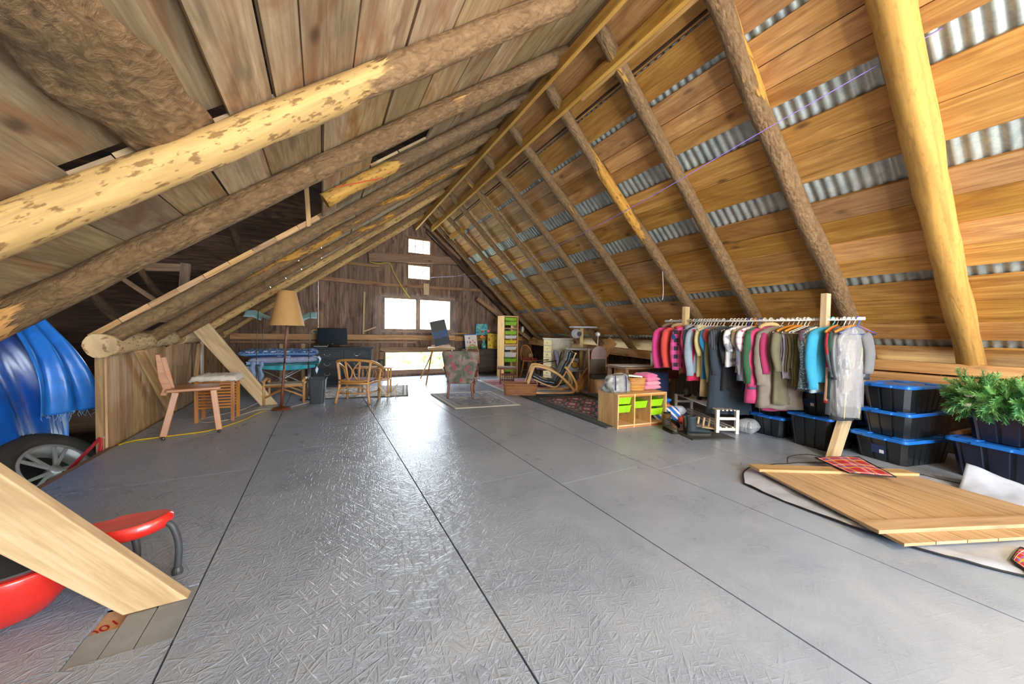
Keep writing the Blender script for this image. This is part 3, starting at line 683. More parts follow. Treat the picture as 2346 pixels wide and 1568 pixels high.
# waste bin
t = thing('waste_bin', 'dark grey plastic waste bin standing between the cot and the rattan armchair', 'bin', (-.055, 6.08, 0), R(-8))
def rr_poly(w, d, r, n=5):
    out = []
    for cx, cy, a0 in ((w - r, d - r, 0), (-w + r, d - r, 90), (-w + r, -d + r, 180), (w - r, -d + r, 270)):
        for i in range(n + 1): a = R(a0 + 90 * i / n); out.append((cx + r * math.cos(a), cy + r * math.sin(a)))
    return out
def loft(mb, rings, cap0=True, cap1=True, r=None):
    n = len(rings[0]); vs = [p for q in rings for p in q]; fs = []; uvs = []
    for i in range(len(rings) - 1):
        for k in range(n):
            k2 = (k + 1) % n; f = (i * n + k, i * n + k2, (i + 1) * n + k2, (i + 1) * n + k); fs.append(f)
            uvs.append([(vs[q][2], k / n + (0 if q % n != 0 or k != n - 1 else 1 / n)) for q in f])
    if cap0: fs.append(tuple(range(n))[::-1]); uvs.append([(vs[q][0], vs[q][1]) for q in fs[-1]])
    if cap1: fs.append(tuple((len(rings) - 1) * n + k for k in range(n))); uvs.append([(vs[q][0], vs[q][1]) for q in fs[-1]])
    return mb._add(vs, fs, uvs, r)
gry = P('#3a3f45', .35, spec=.6)
mb = MB(); rings = []
for z, w, d in ((0, .09, .075), (.01, .093, .078), (.36, .118, .10), (.365, .128, .11), (.38, .13, .112), (.38, .118, .10), (.36, .114, .096), (.02, .088, .072)): rings.append([(x, y, z) for x, y in rr_poly(w, d, .03)])
loft(mb, rings, True, True); mb.build('bin_body', gry, t, smooth=False)
# folding cot with canopy
t = thing('folding_cot', 'folding camp cot with grey frame, teal sheet and tall canopy poles', 'cot', (-.55, 6.95, 0))
st = P('#5d646b', .35, metal=.6)
for y in (-.28, .28):
    mb = MB(); mb.tube([(-.55, y, .54), (.52, y, .54)], .013, 10); mb.build('side_rail', st, t, smooth=True)
    for a, b_ in ((-.33, .33), (.33, -.33)):
        mb = MB(); mb.tube([(a, y, .50), (b_, y, .12)], .008, 8); mb.build('cross_strut', P('#a9b0b6', .3, metal=.7), t, smooth=True)
    for x in (-.34, .36):
        mb = MB(); mb.tube([(x, y, .56), (x + (.04 if x < 0 else 0), y, .0)], .018, 10); mb.build('leg', st, t, smooth=True)
for x in (-.34, .36):
    for y, zt in ((-.28, 1.39), (.28, 1.36)):
        mb = MB(); mb.tube([(x, y, .56), (x + .03, y, zt)], .0055, 8); mb.build('canopy_pole', P('#6b5f4e', .3, metal=.4), t, smooth=True)
def drape(u, v):
    x = -.5 + u * .98; y = -.28 + v * .56; z = 1.40 - .13 * math.sin(PI * min(1, max(0, (u - .12) / .76))) * (1 if .12 < u < .88 else 0)
    z -= .11 * max(0, 1 - v * 2.5) * (1 if (u < .25 or u > .72) else .4)
    return (x, y, z + .01 * noise.noise(Vector((u * 6, v * 6, 2))))
mb = MB(); mb.grid(drape, 40, 10); mb.build('canopy', P('#9fd0dc', .5, var=.06), t, smooth=True, solid=.003)
def sag(u, v):
    x = -.46 + u * .94; y = -.29 + v * .58; return (x, y, .55 - .06 * math.sin(PI * u) * (abs(v - .5) * 2) ** 2 - .02)
mb = MB(); mb.box((.02, 0, .545), (.98, .57, .03)); mb.build('teal_sheet', P('#1f95a8', .6), t, bevel=.01)
mb = MB(); mb.grid(lambda u, v: (-.30 + u * .76, -.295 + .006 * math.sin(u * 30), .535 - v * .085 * (.55 + .45 * math.sin(PI * u)) ), 40, 6); mb.build('teal_sheet', P('#1f95a8', .6), t, smooth=True, solid=.004)
def pillow_mesh(w, d, h, sq=4, seed=0, nx=34, ny=24, wr=.01, freq=9):
    mb = MB()
    for sgn in (1, -1):
        def fn(u, v):
            a = abs(2 * u - 1); b_ = abs(2 * v - 1); k = max(0, (1 - a ** sq)) ** .5 * max(0, (1 - b_ ** sq)) ** .5
            x = (u - .5) * w * (1 - .06 * b_ ** 2); y = (v - .5) * d * (1 - .06 * a ** 2)
            z = sgn * h / 2 * k + wr * noise.noise(Vector((x * freq, y * freq, seed + sgn))) * k
            return (x, y, z + h / 2)
        mb.grid(fn, nx, ny, flip=sgn < 0)
    return mb
m, nt, b = newmat('pale_lilac_cloth'); tc = nd(nt, 'ShaderNodeTexCoord').outputs['Object']
vo = nt.nodes.new('ShaderNodeTexVoronoi'); vo.inputs['Scale'].default_value = 11; lk(nt, tc, vo.inputs['Vector'])
rg = mathn(nt, 'SINE', mathn(nt, 'MULTIPLY', vo.outputs['Distance'], 40)); lk(nt, mix(nt, ramp_f(nt, rg, .3, .6), '#a9b2cf', '#8b96bd'), b.inputs['Base Color']); b.inputs['Roughness'].default_value = .9; M['lilac'] = m
mb = pillow_mesh(.98, .6, .10, 8, 1); o = mb.build('cot_mattress', M['lilac'], smooth=True); o.location = (-.53, 6.95, .562); tag(o, 'pale lilac mattress with ring pattern on the folding cot', 'mattress')
m, nt, b = newmat('blue_print_quilt'); tc = nd(nt, 'ShaderNodeTexCoord').outputs['Object']
sp = nd(nt, 'ShaderNodeSeparateXYZ'); lk(nt, tc, sp.inputs[0])
bands = mathn(nt, 'SINE', mathn(nt, 'MULTIPLY', mathn(nt, 'ADD', sp.outputs[2], mathn(nt, 'MULTIPLY', sp.outputs[1], .6)), 75)); dots = noise_tex(nt, mapping(nt, tc, 26, 26, 40), 1.0, 2)
pc = mix(nt, ramp_f(nt, dots, .52, .56), '#2b5596', '#c4d3e6'); c = mix(nt, ramp_f(nt, bands, .1, .3), '#23497f', pc); c = mix(nt, ramp_f(nt, bands, -.6, -.8), c, '#6f9ac6')
lk(nt, c, b.inputs['Base Color']); b.inputs['Roughness'].default_value = .9; M['quilt'] = m
mb = pillow_mesh(1.12, .56, .13, 5, 5, 44, 26, .02, 5); o = mb.build('folded_quilt', M['quilt'], smooth=True); o.location = (-.6, 6.95, .655); tag(o, 'folded dark blue patterned quilt lying on top of the cot', 'quilt')
mb = MB(); mb.grid(lambda u, v: (-.06 + .03 * math.sin(v * 6) + .02 * u, 6.66 + u * .22 + .01 * math.sin(v * 9), .66 - v * (.28 - .06 * u)), 10, 18)
tag(mb.build('hanging_sheet', P('#b7cfe6', .8), smooth=True, solid=.004), 'light blue cloth corner hanging off the right end of the cot', 'sheet')
mb = MB(); mb.grid(lambda u, v: (-1.02 + u * .22 + .012 * math.sin(v * 12), 6.66 + .03 * math.sin(u * 12) + .0 * v, .60 - v * (.33 - .1 * (1 - u))), 16, 18)
tag(mb.build('hanging_sheet', P('#8fa3c9', .8), smooth=True, solid=.004), 'lilac-blue cloth hanging off the left front corner of the cot', 'sheet')
# rattan footstool
t = thing('rattan_footstool', 'low bent rattan footstool in front of the cot, left of the waste bin', 'footstool', (-.47, 6.3, 0), R(-6))
for x in (-.25, .25):
    for y in (-.15, .15): mb = MB(); mb.tube([(x, y, 0), (x, y, .34 if x > 0 else .36)], .018, 10); mb.build('leg', M['rattan'], t, smooth=True)
    mb = MB(); mb.tube([(x, -.17, .34), (x * 1.02, 0, .37), (x, .17, .34)], .02, 10); mb.build('end_rail', M['rattan'], t, smooth=True)
for y in (-.15, .15):
    mb = MB(); mb.tube([(-.25, y, .27), (.25, y, .27)], .016, 10); mb.build('seat_rail', M['rattan'], t, smooth=True)
    mb = MB(); mb.tube([(-.25, y, .10), (-.12, y, .17), (0, y, .22), (.12, y, .17), (.25, y, .10)], .013, 10); mb.build('curved_stretcher', M['rattan'], t, smooth=True)
mb = MB(); mb.box((0, 0, .285), (.5, .3, .03)); mb.build('seat', P('#b9ab98', .8), t, bevel=.012)
# rattan armchair, seen from behind
t = thing('rattan_armchair', 'bent rattan armchair seen from behind with curved back and lilac seat', 'armchair', (.50, 5.98, 0), R(-27))
ra = M['rattan']
top = [(-.30, .20, .49), (-.31, .1, .55), (-.27, -.12, .625), (-.16, -.2, .65), (0, -.225, .66), (.16, -.2, .65), (.27, -.12, .625), (.31, .1, .55), (.30, .2, .49)]
def smooth_pts(p, k=4):
    p = [Vector(q) for q in p]; out = []
    for i in range(len(p) - 1):
        p0 = p[max(0, i - 1)]; p1 = p[i]; p2 = p[i + 1]; p3 = p[min(len(p) - 1, i + 2)]
        for j in range(k):
            s = j / k; out.append(.5 * ((2 * p1) + (-p0 + p2) * s + (2 * p0 - 5 * p1 + 4 * p2 - p3) * s * s + (-p0 + 3 * p1 - 3 * p2 + p3) * s ** 3))
    out.append(p[-1]); return out
mb = MB(); mb.tube(smooth_pts(top), .021, 12); mb.build('top_rail', ra, t, smooth=True)
for s in (-1, 1):
    mb = MB(); mb.tube(smooth_pts([(s * .25, -.15, .63), (s * .215, -.15, .35), (s * .22, -.17, .2), (s * .255, -.2, 0)]), .021, 10); mb.build('back_leg', ra, t, smooth=True)
    mb = MB(); mb.tube([(s * .295, .17, .5), (s * .26, .2, .32), (s * .25, .2, 0)], .02, 10); mb.build('front_leg', ra, t, smooth=True)
    mb = MB(); mb.tube([(s * .23, -.17, .15), (s * .25, .2, .15)], .012, 8); mb.build('side_stretcher', ra, t, smooth=True)
    mb = MB(); mb.tube([(s * .11, -.2, .64), (s * .08, -.17, .34)], .015, 8); mb.build('back_upright', ra, t, smooth=True)
    mb = MB(); mb.tube(smooth_pts([(s * .095, -.2, .62), (s * .02, -.2, .53), (s * .01, -.19, .47), (s * .03, -.18, .4), (s * .08, -.17, .345)]), .011, 8); mb.build('back_curve', ra, t, smooth=True)
mb = MB(); mb.tube(smooth_pts([(-.22, -.16, .35), (-.1, -.2, .335), (.1, -.2, .335), (.22, -.16, .35)]), .017, 10); mb.build('back_rail', ra, t, smooth=True)
mb = MB(); mb.tube(smooth_pts([(-.225, -.16, .30), (-.23, .2, .31), (.23, .2, .31), (.225, -.16, .30)]), .018, 10, closed=True); mb.build('seat_frame', ra, t, smooth=True)
mb = MB(); mb.tube(smooth_pts([(-.23, -.18, .1), (-.2, -.18, .2), (-.1, -.17, .245), (.1, -.17, .245), (.2, -.18, .2), (.23, -.18, .1)]), .012, 8); mb.build('arched_stretcher', ra, t, smooth=True)
mb = MB(); mb.tube([(-.22, -.175, .15), (.22, -.175, .15)], .012, 8); mb.build('rear_stretcher', ra, t, smooth=True)
mb = pillow_mesh(.44, .38, .05, 6, 3, 20, 20, .003); o = mb.build('seat', P('#9a8794', .9, bmp=.3), t, smooth=True); o.location = (0, .02, .31)
# rattan side table
t = thing('rattan_side_table', 'small rattan side table behind the rattan armchair', 'table', (.82, 6.55, 0), R(-20))
mb = MB(); mb.box((0, 0, .465), (.58, .32, .022)); mb.build('tabletop', M['rattan'], t, bevel=.008)
for x in (-.24, .24):
    for y in (-.12, .12): mb = MB(); mb.tube([(x, y, 0), (x, y, .455)], .016, 10); mb.build('leg', ra, t, smooth=True)
for y in (-.12, .12):
    mb = MB(); mb.tube([(-.24, y, .26), (.24, y, .26)], .012, 8); mb.build('stretcher', ra, t, smooth=True)
    for x in (-.16, -.05, .05, .16): mb = MB(); mb.tube(smooth_pts([(x - .03, y, .45), (x, y, .36), (x - .03, y, .27)]), .008, 8); mb.build('bent_bar', ra, t, smooth=True)
for x in (-.24, .24): mb = MB(); mb.tube([(x, -.12, .26), (x, .12, .26)], .012, 8); mb.build('stretcher', ra, t, smooth=True)
o = MB().lathe([(.05, 0), (.055, .03), (.06, .11), (.057, .115), (.05, .02)], 20).build('plant_pot', P('#3d4038', .6), smooth=True); o.location = (.93, 6.62, .476); tag(o, 'small dark green pot standing on the rattan side table', 'pot')
# magazine rack
t = thing('magazine_rack', 'open woven wicker magazine rack with arched handle on the floor right of the rattan armchair', 'rack', (.95, 5.98, 0), R(-15))
wk = wood('wicker', '#a98a5c', '#cdb083', '#e2cba0', var=.1, knots=0); M['wick'] = wk
for s in (-1, 1):
    mb = MB(); mb.tube(smooth_pts([(s * .15, -.1, .25), (s * .03, -.1, .07), (s * .03, .1, .07), (s * .15, .1, .25)]), .006, 6, closed=True); mb.build('side_frame', wk, t, smooth=True)
    for k in range(15):
        f = k / 14; mb = MB(); mb.tube([(s * (.03 + .12 * f), -.1, .07 + .18 * f), (s * (.03 + .12 * f), .1, .07 + .18 * f)], .0045, 5); mb.build('weave_strand', wk, t)
    for y in (-.1, .1): mb = MB(); mb.tube([(s * .1, y, .17), (s * .13, y, 0)], .005, 6); mb.build('leg', wk, t, smooth=True)
mb = MB(); mb.tube([(0, -.055, .08)] + [(0, -.055 * math.cos(PI * i / 10), .3 + .06 * math.sin(PI * i / 10)) for i in range(11)] + [(0, .055, .08)], .007, 8); mb.build('handle', wk, t, smooth=True)
mb = MB(); mb.box((0, 0, .065), (.08, .2, .012)); mb.build('rack_floor', wk, t)
# black dresser with TV
t = thing('black_dresser', 'wide black dresser with six drawers under the television', 'dresser', (.37, 8.28, 0))
bd = P('#232b33', .5, spec=.3)
mb = MB(); mb.box((0, 0, .39), (1.14, .46, .66)); mb.build('body', bd, t, bevel=.004)
mb = MB(); mb.box((0, -.015, .74), (1.2, .5, .03)); mb.box((0, -.01, .718), (1.17, .48, .02)); mb.build('top', bd, t, bevel=.006)
mb = MB(); mb.box((0, -.005, .04), (1.17, .48, .08)); mb.build('plinth', bd, t, bevel=.006)
br = P('#cdd0cc', .25, metal=.7)
for c in (-1, 1):
    for k in range(3):
        z = .60 - k * .195; mb = MB(); mb.box((c * .275, -.237, z), (.50, .02, .165)); d = mb.build('drawer', bd, t, bevel=.006)
        mb = MB(); mb.tube(smooth_pts([(c * .275 - .05, -.25, z + .012), (c * .275 - .04, -.268, z - .01), (c * .275, -.27, z - .02), (c * .275 + .04, -.268, z - .01), (c * .275 + .05, -.25, z + .012)]), .004, 8)
        for q in (-.05, .05): mb.lathe([(.0, -.013), (.013, -.004), (.013, .004), (0, .013)], 10, (c * .275 + q, -.252, z + .012), cap=False)
        mb.build('handle', br, d, smooth=True)
t = thing('television', 'flat black television standing on the black dresser', 'television', (.20, 8.26, .756), R(-9))
mb = MB(); mb.box((0, 0, .215), (.56, .035, .345)); mb.build('case', P('#0d0f12', .35, spec=.3), t, bevel=.008)
mb = MB(); mb.box((0, -.0185, .23), (.515, .002, .285)); mb.build('screen', P('#10202c', .3, spec=.3), t)
mb = MB(); mb.box((0, -.0195, .062), (.04, .002, .006)); mb.build('maker_mark', P('#b9bcc0', .4), t)
mb = MB(); mb.box((0, 0, .008), (.28, .16, .014)); mb.box((0, .01, .03), (.08, .04, .04)); mb.build('stand', P('#0d0f12', .35, spec=.3), t, bevel=.004)
mb = MB(); mb.box((-.02, 8.2, .772), (.26, .17, .03)); tag(mb.build('media_box', P('#101216', .3), bevel=.004), 'thin black media box under the left edge of the television', 'box')
o = MB().lathe([(0, 0), (.055, .002), (.075, .012), (.08, .02), (.0, .012)], 32).build('wall_plate_dish', P('#d9c27a', .4), smooth=True); o.scale = (1, .72, 1)
o.rotation_euler = (R(90), 0, 0); o.location = (-.13, 8.78, 1.06); tag(o, 'small oval yellow-rimmed plate above the beam left of the television', 'plate')
o2 = MB().lathe([(0, 0), (.04, .004), (0, .006)], 24).build('plate_picture', P('#3c5c86', .4)); o2.parent = o; o2.location = (0, 0, .014)
# rug left
def rug(name, pts, mat, lab, fringe=None, th=.008):
    mb = MB(); P0, P1, P2, P3 = [Vector((*p, 0)) for p in pts]
    def fn(u, v):
        p = P0.lerp(P1, u).lerp(P3.lerp(P2, u), v); return (p.x, p.y, th + .0025 * noise.noise(Vector((p.x * 4, p.y * 4, 1))))
    mb.grid(fn, 40, 40); o = tag(mb.build(name, mat, smooth=True, solid=th), lab, 'rug')
    if fringe:
        mb = MB()
        for (a, b_) in fringe:
            A, B = Vector((*pts[a], 0)), Vector((*pts[b_], 0)); n = int((B - A).length / .012); d = (B - A).normalized(); out = Vector((d.y, -d.x, 0))
            for i in range(n):
                p = A + (B - A) * (i + .5) / n; q = p + out * random.uniform(.015, .035) + d * random.uniform(-.008, .008); mb.beam((p.x, p.y, .005), (q.x, q.y, .004), .005, .002)
        mb.build('fringe', P('#cfc6b0', .9), o)
    return o
def rug_mat(name, cols, border, bfrac, su, sv, kind=0, mid=None):
    m, nt, b = newmat(name); uv = nd(nt, 'ShaderNodeUVMap').outputs[0]; s = nd(nt, 'ShaderNodeSeparateXYZ'); lk(nt, uv, s.inputs[0]); U, V = s.outputs[0], s.outputs[1]
    eu = mathn(nt, 'MINIMUM', U, mathn(nt, 'SUBTRACT', 1, U)); ev = mathn(nt, 'MINIMUM', V, mathn(nt, 'SUBTRACT', 1, V)); e = mathn(nt, 'MINIMUM', eu, ev)
    if kind == 0:     # stepped diamonds
        a = mathn(nt, 'ABSOLUTE', mathn(nt, 'SUBTRACT', mathn(nt, 'FRACT', mathn(nt, 'MULTIPLY', U, su)), .5)); c_ = mathn(nt, 'ABSOLUTE', mathn(nt, 'SUBTRACT', mathn(nt, 'FRACT', mathn(nt, 'MULTIPLY', V, sv)), .5))
        st_ = lambda x: mathn(nt, 'DIVIDE', mathn(nt, 'FLOOR', mathn(nt, 'MULTIPLY', x, 12)), 12)
        d = mathn(nt, 'ADD', st_(a), st_(c_)); t_ = d
    else: t_ = noise_tex(nt, mapping(nt, uv, su, sv), 1.0, 4, .6, 1.5)
    n = nt.nodes.new('ShaderNodeValToRGB'); cr = n.color_ramp; cr.interpolation = 'CONSTANT' if kind == 0 else 'LINEAR'
    lo, hi = (0, .95) if kind == 0 else (.35, .68)
    for i, c in enumerate(cols):
        p = lo + (hi - lo) * i / len(cols)
        if i < 2: cr.elements[i].position = p; cr.elements[i].color = srgb(c)
        else: el = cr.elements.new(p); el.color = srgb(c)
    lk(nt, t_, n.inputs[0]); col = n.outputs[0]
    for f, c in border: col = mix(nt, mathn(nt, 'LESS_THAN', e, f), col, c)
    fade = noise_tex(nt, mapping(nt, uv, 60, 60), 1.0, 2); col = mix(nt, mathn(nt, 'MULTIPLY', ramp_f(nt, fade, .4, .7), .25), col, '#a79a8c')
    lk(nt, col, b.inputs['Base Color']); b.inputs['Roughness'].default_value = .95; bump(nt, b, fade, .4, .004); return m
rug('area_rug', [(-.3, 6.42), (1.30, 6.12), (1.55, 7.35), (-.05, 7.62)], rug_mat('black_white_rug', ['#e6e3dc', '#dcd8d0', '#3b3b3d', '#e2dfd8'], [(.06, '#4a4a4c'), (.045, '#d8d4cc'), (.02, '#3e3e40')], .1, 13, 11, 1), 'black and white leaf-patterned rug under the rattan side table')
rug('area_rug', [(1.67, 4.80), (2.66, 4.66), (2.78, 5.98), (1.68, 6.15)], rug_mat('blue_grey_rug', ['#b9b6b4', '#8d95a6', '#6d7890', '#c2beb9'], [(.13, '#b4b0ad'), (.1, '#8a92a2'), (.05, '#c4bfb6')], .1, 5, 5, 1), 'worn blue-grey rug under the floral armchair', fringe=[(0, 1)])
rug('area_rug', [(2.98, 5.82), (4.3, 5.62), (4.55, 7.3), (3.15, 7.5)], rug_mat('pink_rug', ['#b7798b', '#c492a0', '#b0697c', '#cba5ad'], [(.05, '#9fb9b6'), (.03, '#c9c2b8')], .1, 3, 5, 1), 'faded pink rug under the little table and rocking chair', fringe=[(1, 0)])
rug('kilim_rug', [(2.93, 3.10), (4.0, 3.0), (4.25, 5.2), (3.05, 5.38)], rug_mat('kilim', ['#ece2d8', '#a34870', '#d99aac', '#3a7068', '#8e3a5c', '#e0d0c8', '#2f5450'], [(.2, '#2b4146'), (.17, '#b98c93'), (.155, '#2b4146'), (.035, '#1c2a30')], .1, 4, 6, 0), 'dark green and burgundy geometric kilim rug beside the pine storage unit', fringe=[(0, 1)])
# ================================================================== MIDDLE AND FAR RIGHT
# easel with canvas
t = thing('painting_easel', 'wooden french easel on three thin legs in front of the windows', 'easel', (2.32, 7.6, 0), R(-12))
mb = MB(); mb.box((0, 0, .74), (.56, .34, .045)); mb.build('paint_box', M['pale_plank'], t, bevel=.004)
for a, b_ in (((-.2, -.1, .72), (-.34, -.42, 0)), ((.22, -.1, .72), (.36, -.1, 0)), ((-.15, .15, .72), (-.42, .65, 0))): mb = MB(); mb.beam(a, b_, .025, .02); mb.build('leg', M['honey'], t)
mb = MB(); mb.beam((-.02, .1, .72), (-.02, .2, 1.15), .04, .02); mb.build('mast', M['honey'], t)
mb = MB(); mb.box((0, .06, .79), (.42, .04, .03)); mb.build('canvas_tray', M['honey'], t)
m, nt, b = newmat('night_city_canvas'); uv = nd(nt, 'ShaderNodeUVMap').outputs[0]; s = nd(nt, 'ShaderNodeSeparateXYZ'); lk(nt, uv, s.inputs[0])
n1 = noise_tex(nt, mapping(nt, uv, 14, 3), 1.0, 3); sky = mathn(nt, 'GREATER_THAN', mathn(nt, 'ADD', s.outputs[1], mathn(nt, 'MULTIPLY', n1, .35)), .47)
c = mix(nt, sky, '#2a3440', mix(nt, ramp_f(nt, noise_tex(nt, mapping(nt, uv, 10, 10), 1.0, 3), .45, .6), '#2f4f86', '#3f5f6b')); c = mix(nt, mathn(nt, 'GREATER_THAN', s.outputs[1], .58), c, '#4a4a48')
lk(nt, c, b.inputs['Base Color']); b.inputs['Roughness'].default_value = .5
t = thing('canvas', 'dark painted canvas of a night skyline leaning on the easel', 'painting', (2.36, 7.62, .815), rot=(R(-12), R(-13), R(-12)))
mb = MB(); mb.grid(lambda u, v: ((u - .5) * .34, -.011, v * .56), 2, 2); mb.build('painted_face', m, t)
mb = MB(); mb.box((0, 0, .28), (.34, .02, .56)); mb.build('stretcher_frame', P('#4d4f4c', .7), t)
# floral armchair from behind
m, nt, b = newmat('floral_fabric'); tc = nd(nt, 'ShaderNodeTexCoord').outputs['Object']
base = ramp(nt, noise_tex(nt, tc, 7, 4, .6, .8), [(.35, '#4f5a4e'), (.5, '#7d7166'), (.62, '#978578')])
vo = nt.nodes.new('ShaderNodeTexVoronoi'); vo.inputs['Scale'].default_value = 8; lk(nt, tc, vo.inputs['Vector'])
c = mix(nt, ramp_f(nt, mathn(nt, 'ADD', vo.outputs['Distance'], mathn(nt, 'MULTIPLY', noise_tex(nt, tc, 22, 3), .25)), .42, .3), base, '#a54a56'); lk(nt, c, b.inputs['Base Color']); b.inputs['Roughness'].default_value = .9; M['floral'] = m
t = thing('floral_armchair', 'floral upholstered armchair with dark wooden legs seen from behind on the blue-grey rug', 'armchair', (2.10, 5.74, .012), R(-22))
mb = MB()
def back_ring(z):
    k = (z - .24) / .52; w = .20 + .11 * min(1, max(0, k)) ** .8; d = .05 + .0 * k; y0 = -.2 - .05 * k; pts = []
    for i in range(28):
        a = 2 * PI * i / 28; x = w * (abs(math.cos(a)) ** .6) * (1 if math.cos(a) > 0 else -1); pts.append((x, y0 + d * (abs(math.sin(a)) ** .8) * (1 if math.sin(a) > 0 else -1) + .28 * x * x * 1.2, z))
    return pts
rs = [back_ring(z) for z in (.24, .27, .34, .42, .5, .58, .65, .71, .745)]; rs.append([(x * .93, y, .765) for x, y, z in back_ring(.755)]); rs.append([(x * .7, y * .9 - .02, .773) for x, y, z in back_ring(.76)])
loft(mb, rs); mb.build('backrest', m, t, smooth=True)
mb = pillow_mesh(.46, .46, .16, 8, 2, 24, 24, .004); o = mb.build('seat', m, t, smooth=True); o.location = (0, .02, .22)
for s_ in (-1, 1):
    mb = MB(); mb.tube(smooth_pts([(s_ * .19, -.2, .26), (s_ * .19, -.22, .15), (s_ * .205, -.27, 0)]), [.022] * 5 + [.018] * 3 + [.015], 8); mb.build('back_leg', M['walnut'], t, smooth=True)
    mb = MB(); mb.tube(smooth_pts([(s_ * .22, .22, .26), (s_ * .235, .25, .18), (s_ * .215, .23, .08), (s_ * .235, .26, .01)]), [.024] * 4 + [.017] * 6 + [.012] * 2 + [.018], 8); mb.build('front_leg', M['walnut'], t, smooth=True)
    mb = MB(); mb.tube(smooth_pts([(s_ * .27, -.16, .5), (s_ * .29, .02, .45), (s_ * .28, .14, .44), (s_ * .25, .16, .3)]), .018, 8); mb.build('arm', M['walnut'], t, smooth=True)
# dark dresser against the far wall
t = thing('dark_dresser', 'dark brown dresser of four drawer rows against the far wall below the paintings', 'dresser', (3.72, 8.62, 0))
mb = MB(); mb.box((0, 0, .37), (1.08, .42, .56)); mb.build('body', M['darkwood'], t, bevel=.004)
mb = MB(); mb.box((0, -.01, .66), (1.12, .46, .025)); mb.build('top', M['darkwood'], t, bevel=.006)
for x in (-.5, .5):
    for y in (-.17, .17): mb = MB(); mb.box((x, y, .045), (.05, .05, .09)); mb.build('leg', M['darkwood'], t)
for (x, z, w, h) in ((-.27, .58, .5, .11), (.27, .58, .5, .11), (0, .43, 1.02, .15), (0, .26, 1.02, .15), (0, .13, 1.02, .09)): mb = MB(); mb.box((x, -.215, z), (w, .018, h)); mb.build('drawer', M['darkwood'], t, bevel=.006)
# paintings
def paint_mat(name, bg, blobs, scale, seed):
    m, nt, b = newmat(name); uv = nd(nt, 'ShaderNodeUVMap').outputs[0]; c = bg if isinstance(bg, str) else bg
    mp = nt.nodes.new('ShaderNodeMapping'); mp.inputs['Location'].default_value = (seed, seed, 0); mp.inputs['Scale'].default_value = (scale, scale, 1); lk(nt, uv, mp.inputs[0])
    cur = None
    for i, (col, a, b2) in enumerate(blobs):
        mq = nt.nodes.new('ShaderNodeMapping'); mq.inputs['Location'].default_value = (seed + i * 3.3, i * 5.1, 0); lk(nt, mp.outputs[0], mq.inputs[0])
        f = ramp_f(nt, noise_tex(nt, mq.outputs[0], 1.0, 3), a, b2); cur = mix(nt, f, bg if cur is None else cur, col)
    lk(nt, cur, b.inputs['Base Color']); b.inputs['Roughness'].default_value = .6; return m, nt, b, uv
def painting(name, loc, w, h, rot, m, frame, lab):
    t = thing(name, lab, 'painting', loc, rot=rot)
    mb = MB(); mb.grid(lambda u, v: ((u - .5) * w, -.011, v * h), 2, 2); f = mb.build('painted_face', m, t)
    mb = MB(); mb.box((0, 0, h / 2), (w, .02, h)); mb.build('canvas_edge', frame, t); return t, f
m1 = paint_mat('flower_canvas', '#e4e0dc', [('#dcd8d4', .4, .6)], 3, 1)[0]
t, f = painting('canvas', (3.42, 8.56, .674), .34, .38, (R(-8), R(-3), R(4)), m1, P('#2f5fa5', .6), 'small canvas of pink tulips on white with blue top edge, left on the dark dresser')
mb = MB(); mb.box((0, -.0115, .03), (.33, .002, .06)); mb.build('painted_grass', P('#5c9a55', .7), t)
mb = MB(); mb.box((0, -.0115, .368), (.34, .002, .022)); mb.build('painted_sky_band', P('#2f6fc0', .7), t)
for x, z, c, s in ((-.03, .17, '#e0566f', .026), (.05, .21, '#e88a9a', .024), (.10, .16, '#e0566f', .02), (-.05, .28, '#4a3d4a', .02), (-.11, .18, '#4a78c0', .018)):
    mb = MB(); mb.lathe([(0, 0), (s, .001), (0, .002)], 12); o = mb.build('painted_flower', P(c, .7), t); o.rotation_euler = (R(90), 0, 0); o.location = (x, -.0115, z)
    mb = MB(); mb.box((x, -.0118, z / 2 + .02), (.006, .001, max(.02, z - .06))); mb.build('painted_stem', P('#4f8a4c', .7), t)
m2 = paint_mat('teal_canvas', '#5fb5b0', [('#8fd0c8', .45, .6), ('#2f8fc0', .5, .62), ('#3f6f6a', .6, .68)], 5, 4)[0]
painting('canvas', (3.82, 8.86, 1.03), .34, .30, (R(0), R(0), 0), m2, P('#4f8f8a', .6), 'turquoise painting hanging on the far wall above the vase')
m3 = paint_mat('yellow_canvas', '#dcc23c', [('#c9ae3a', .45, .6), ('#c9743a', .57, .63), ('#5f4a2c', .6, .66)], 4, 9)[0]
painting('canvas', (4.02, 8.54, .674), .32, .40, (R(-8), R(3), R(-4)), m3, P('#b58a4a', .6), 'yellow painting with brown shapes, right on the dark dresser')
t = thing('flower_vase', 'teal glass vase between the two small canvases on the dark dresser', 'vase', (3.73, 8.5, .674))
mb = MB(); mb.lathe([(.03, 0), (.055, .01), (.068, .05), (.06, .1), (.035, .16), (.026, .2), (.032, .235), (.028, .235), (.02, .19)], 24); mb.build('vase_body', P('#2f8f88', .15, coat=.5), t, smooth=True)
def blossom(x, y, z, r, col, lab):
    t = thing('cut_flower', lab, 'flower', (x, y, z))
    mb = MB(); mb.tube([(3.73 - x, 8.5 - y, .87 - z), (0, 0, -r * .5)], .003, 6); mb.build('stem', P('#4d8a4a', .6), t)
    mb = MB(); random.seed(int(x * 97))
    for k in range(26):
        v = Vector((random.gauss(0, 1), random.gauss(0, 1), random.gauss(0, 1))).normalized() * r * .6; q = r * .5
        mb.lathe([(0, -q * .4), (q, -q * .1), (q * .9, q * .2), (0, q * .4)], 7, v, cap=False)
    mb.build('petals', P(col, .7), t, smooth=True)
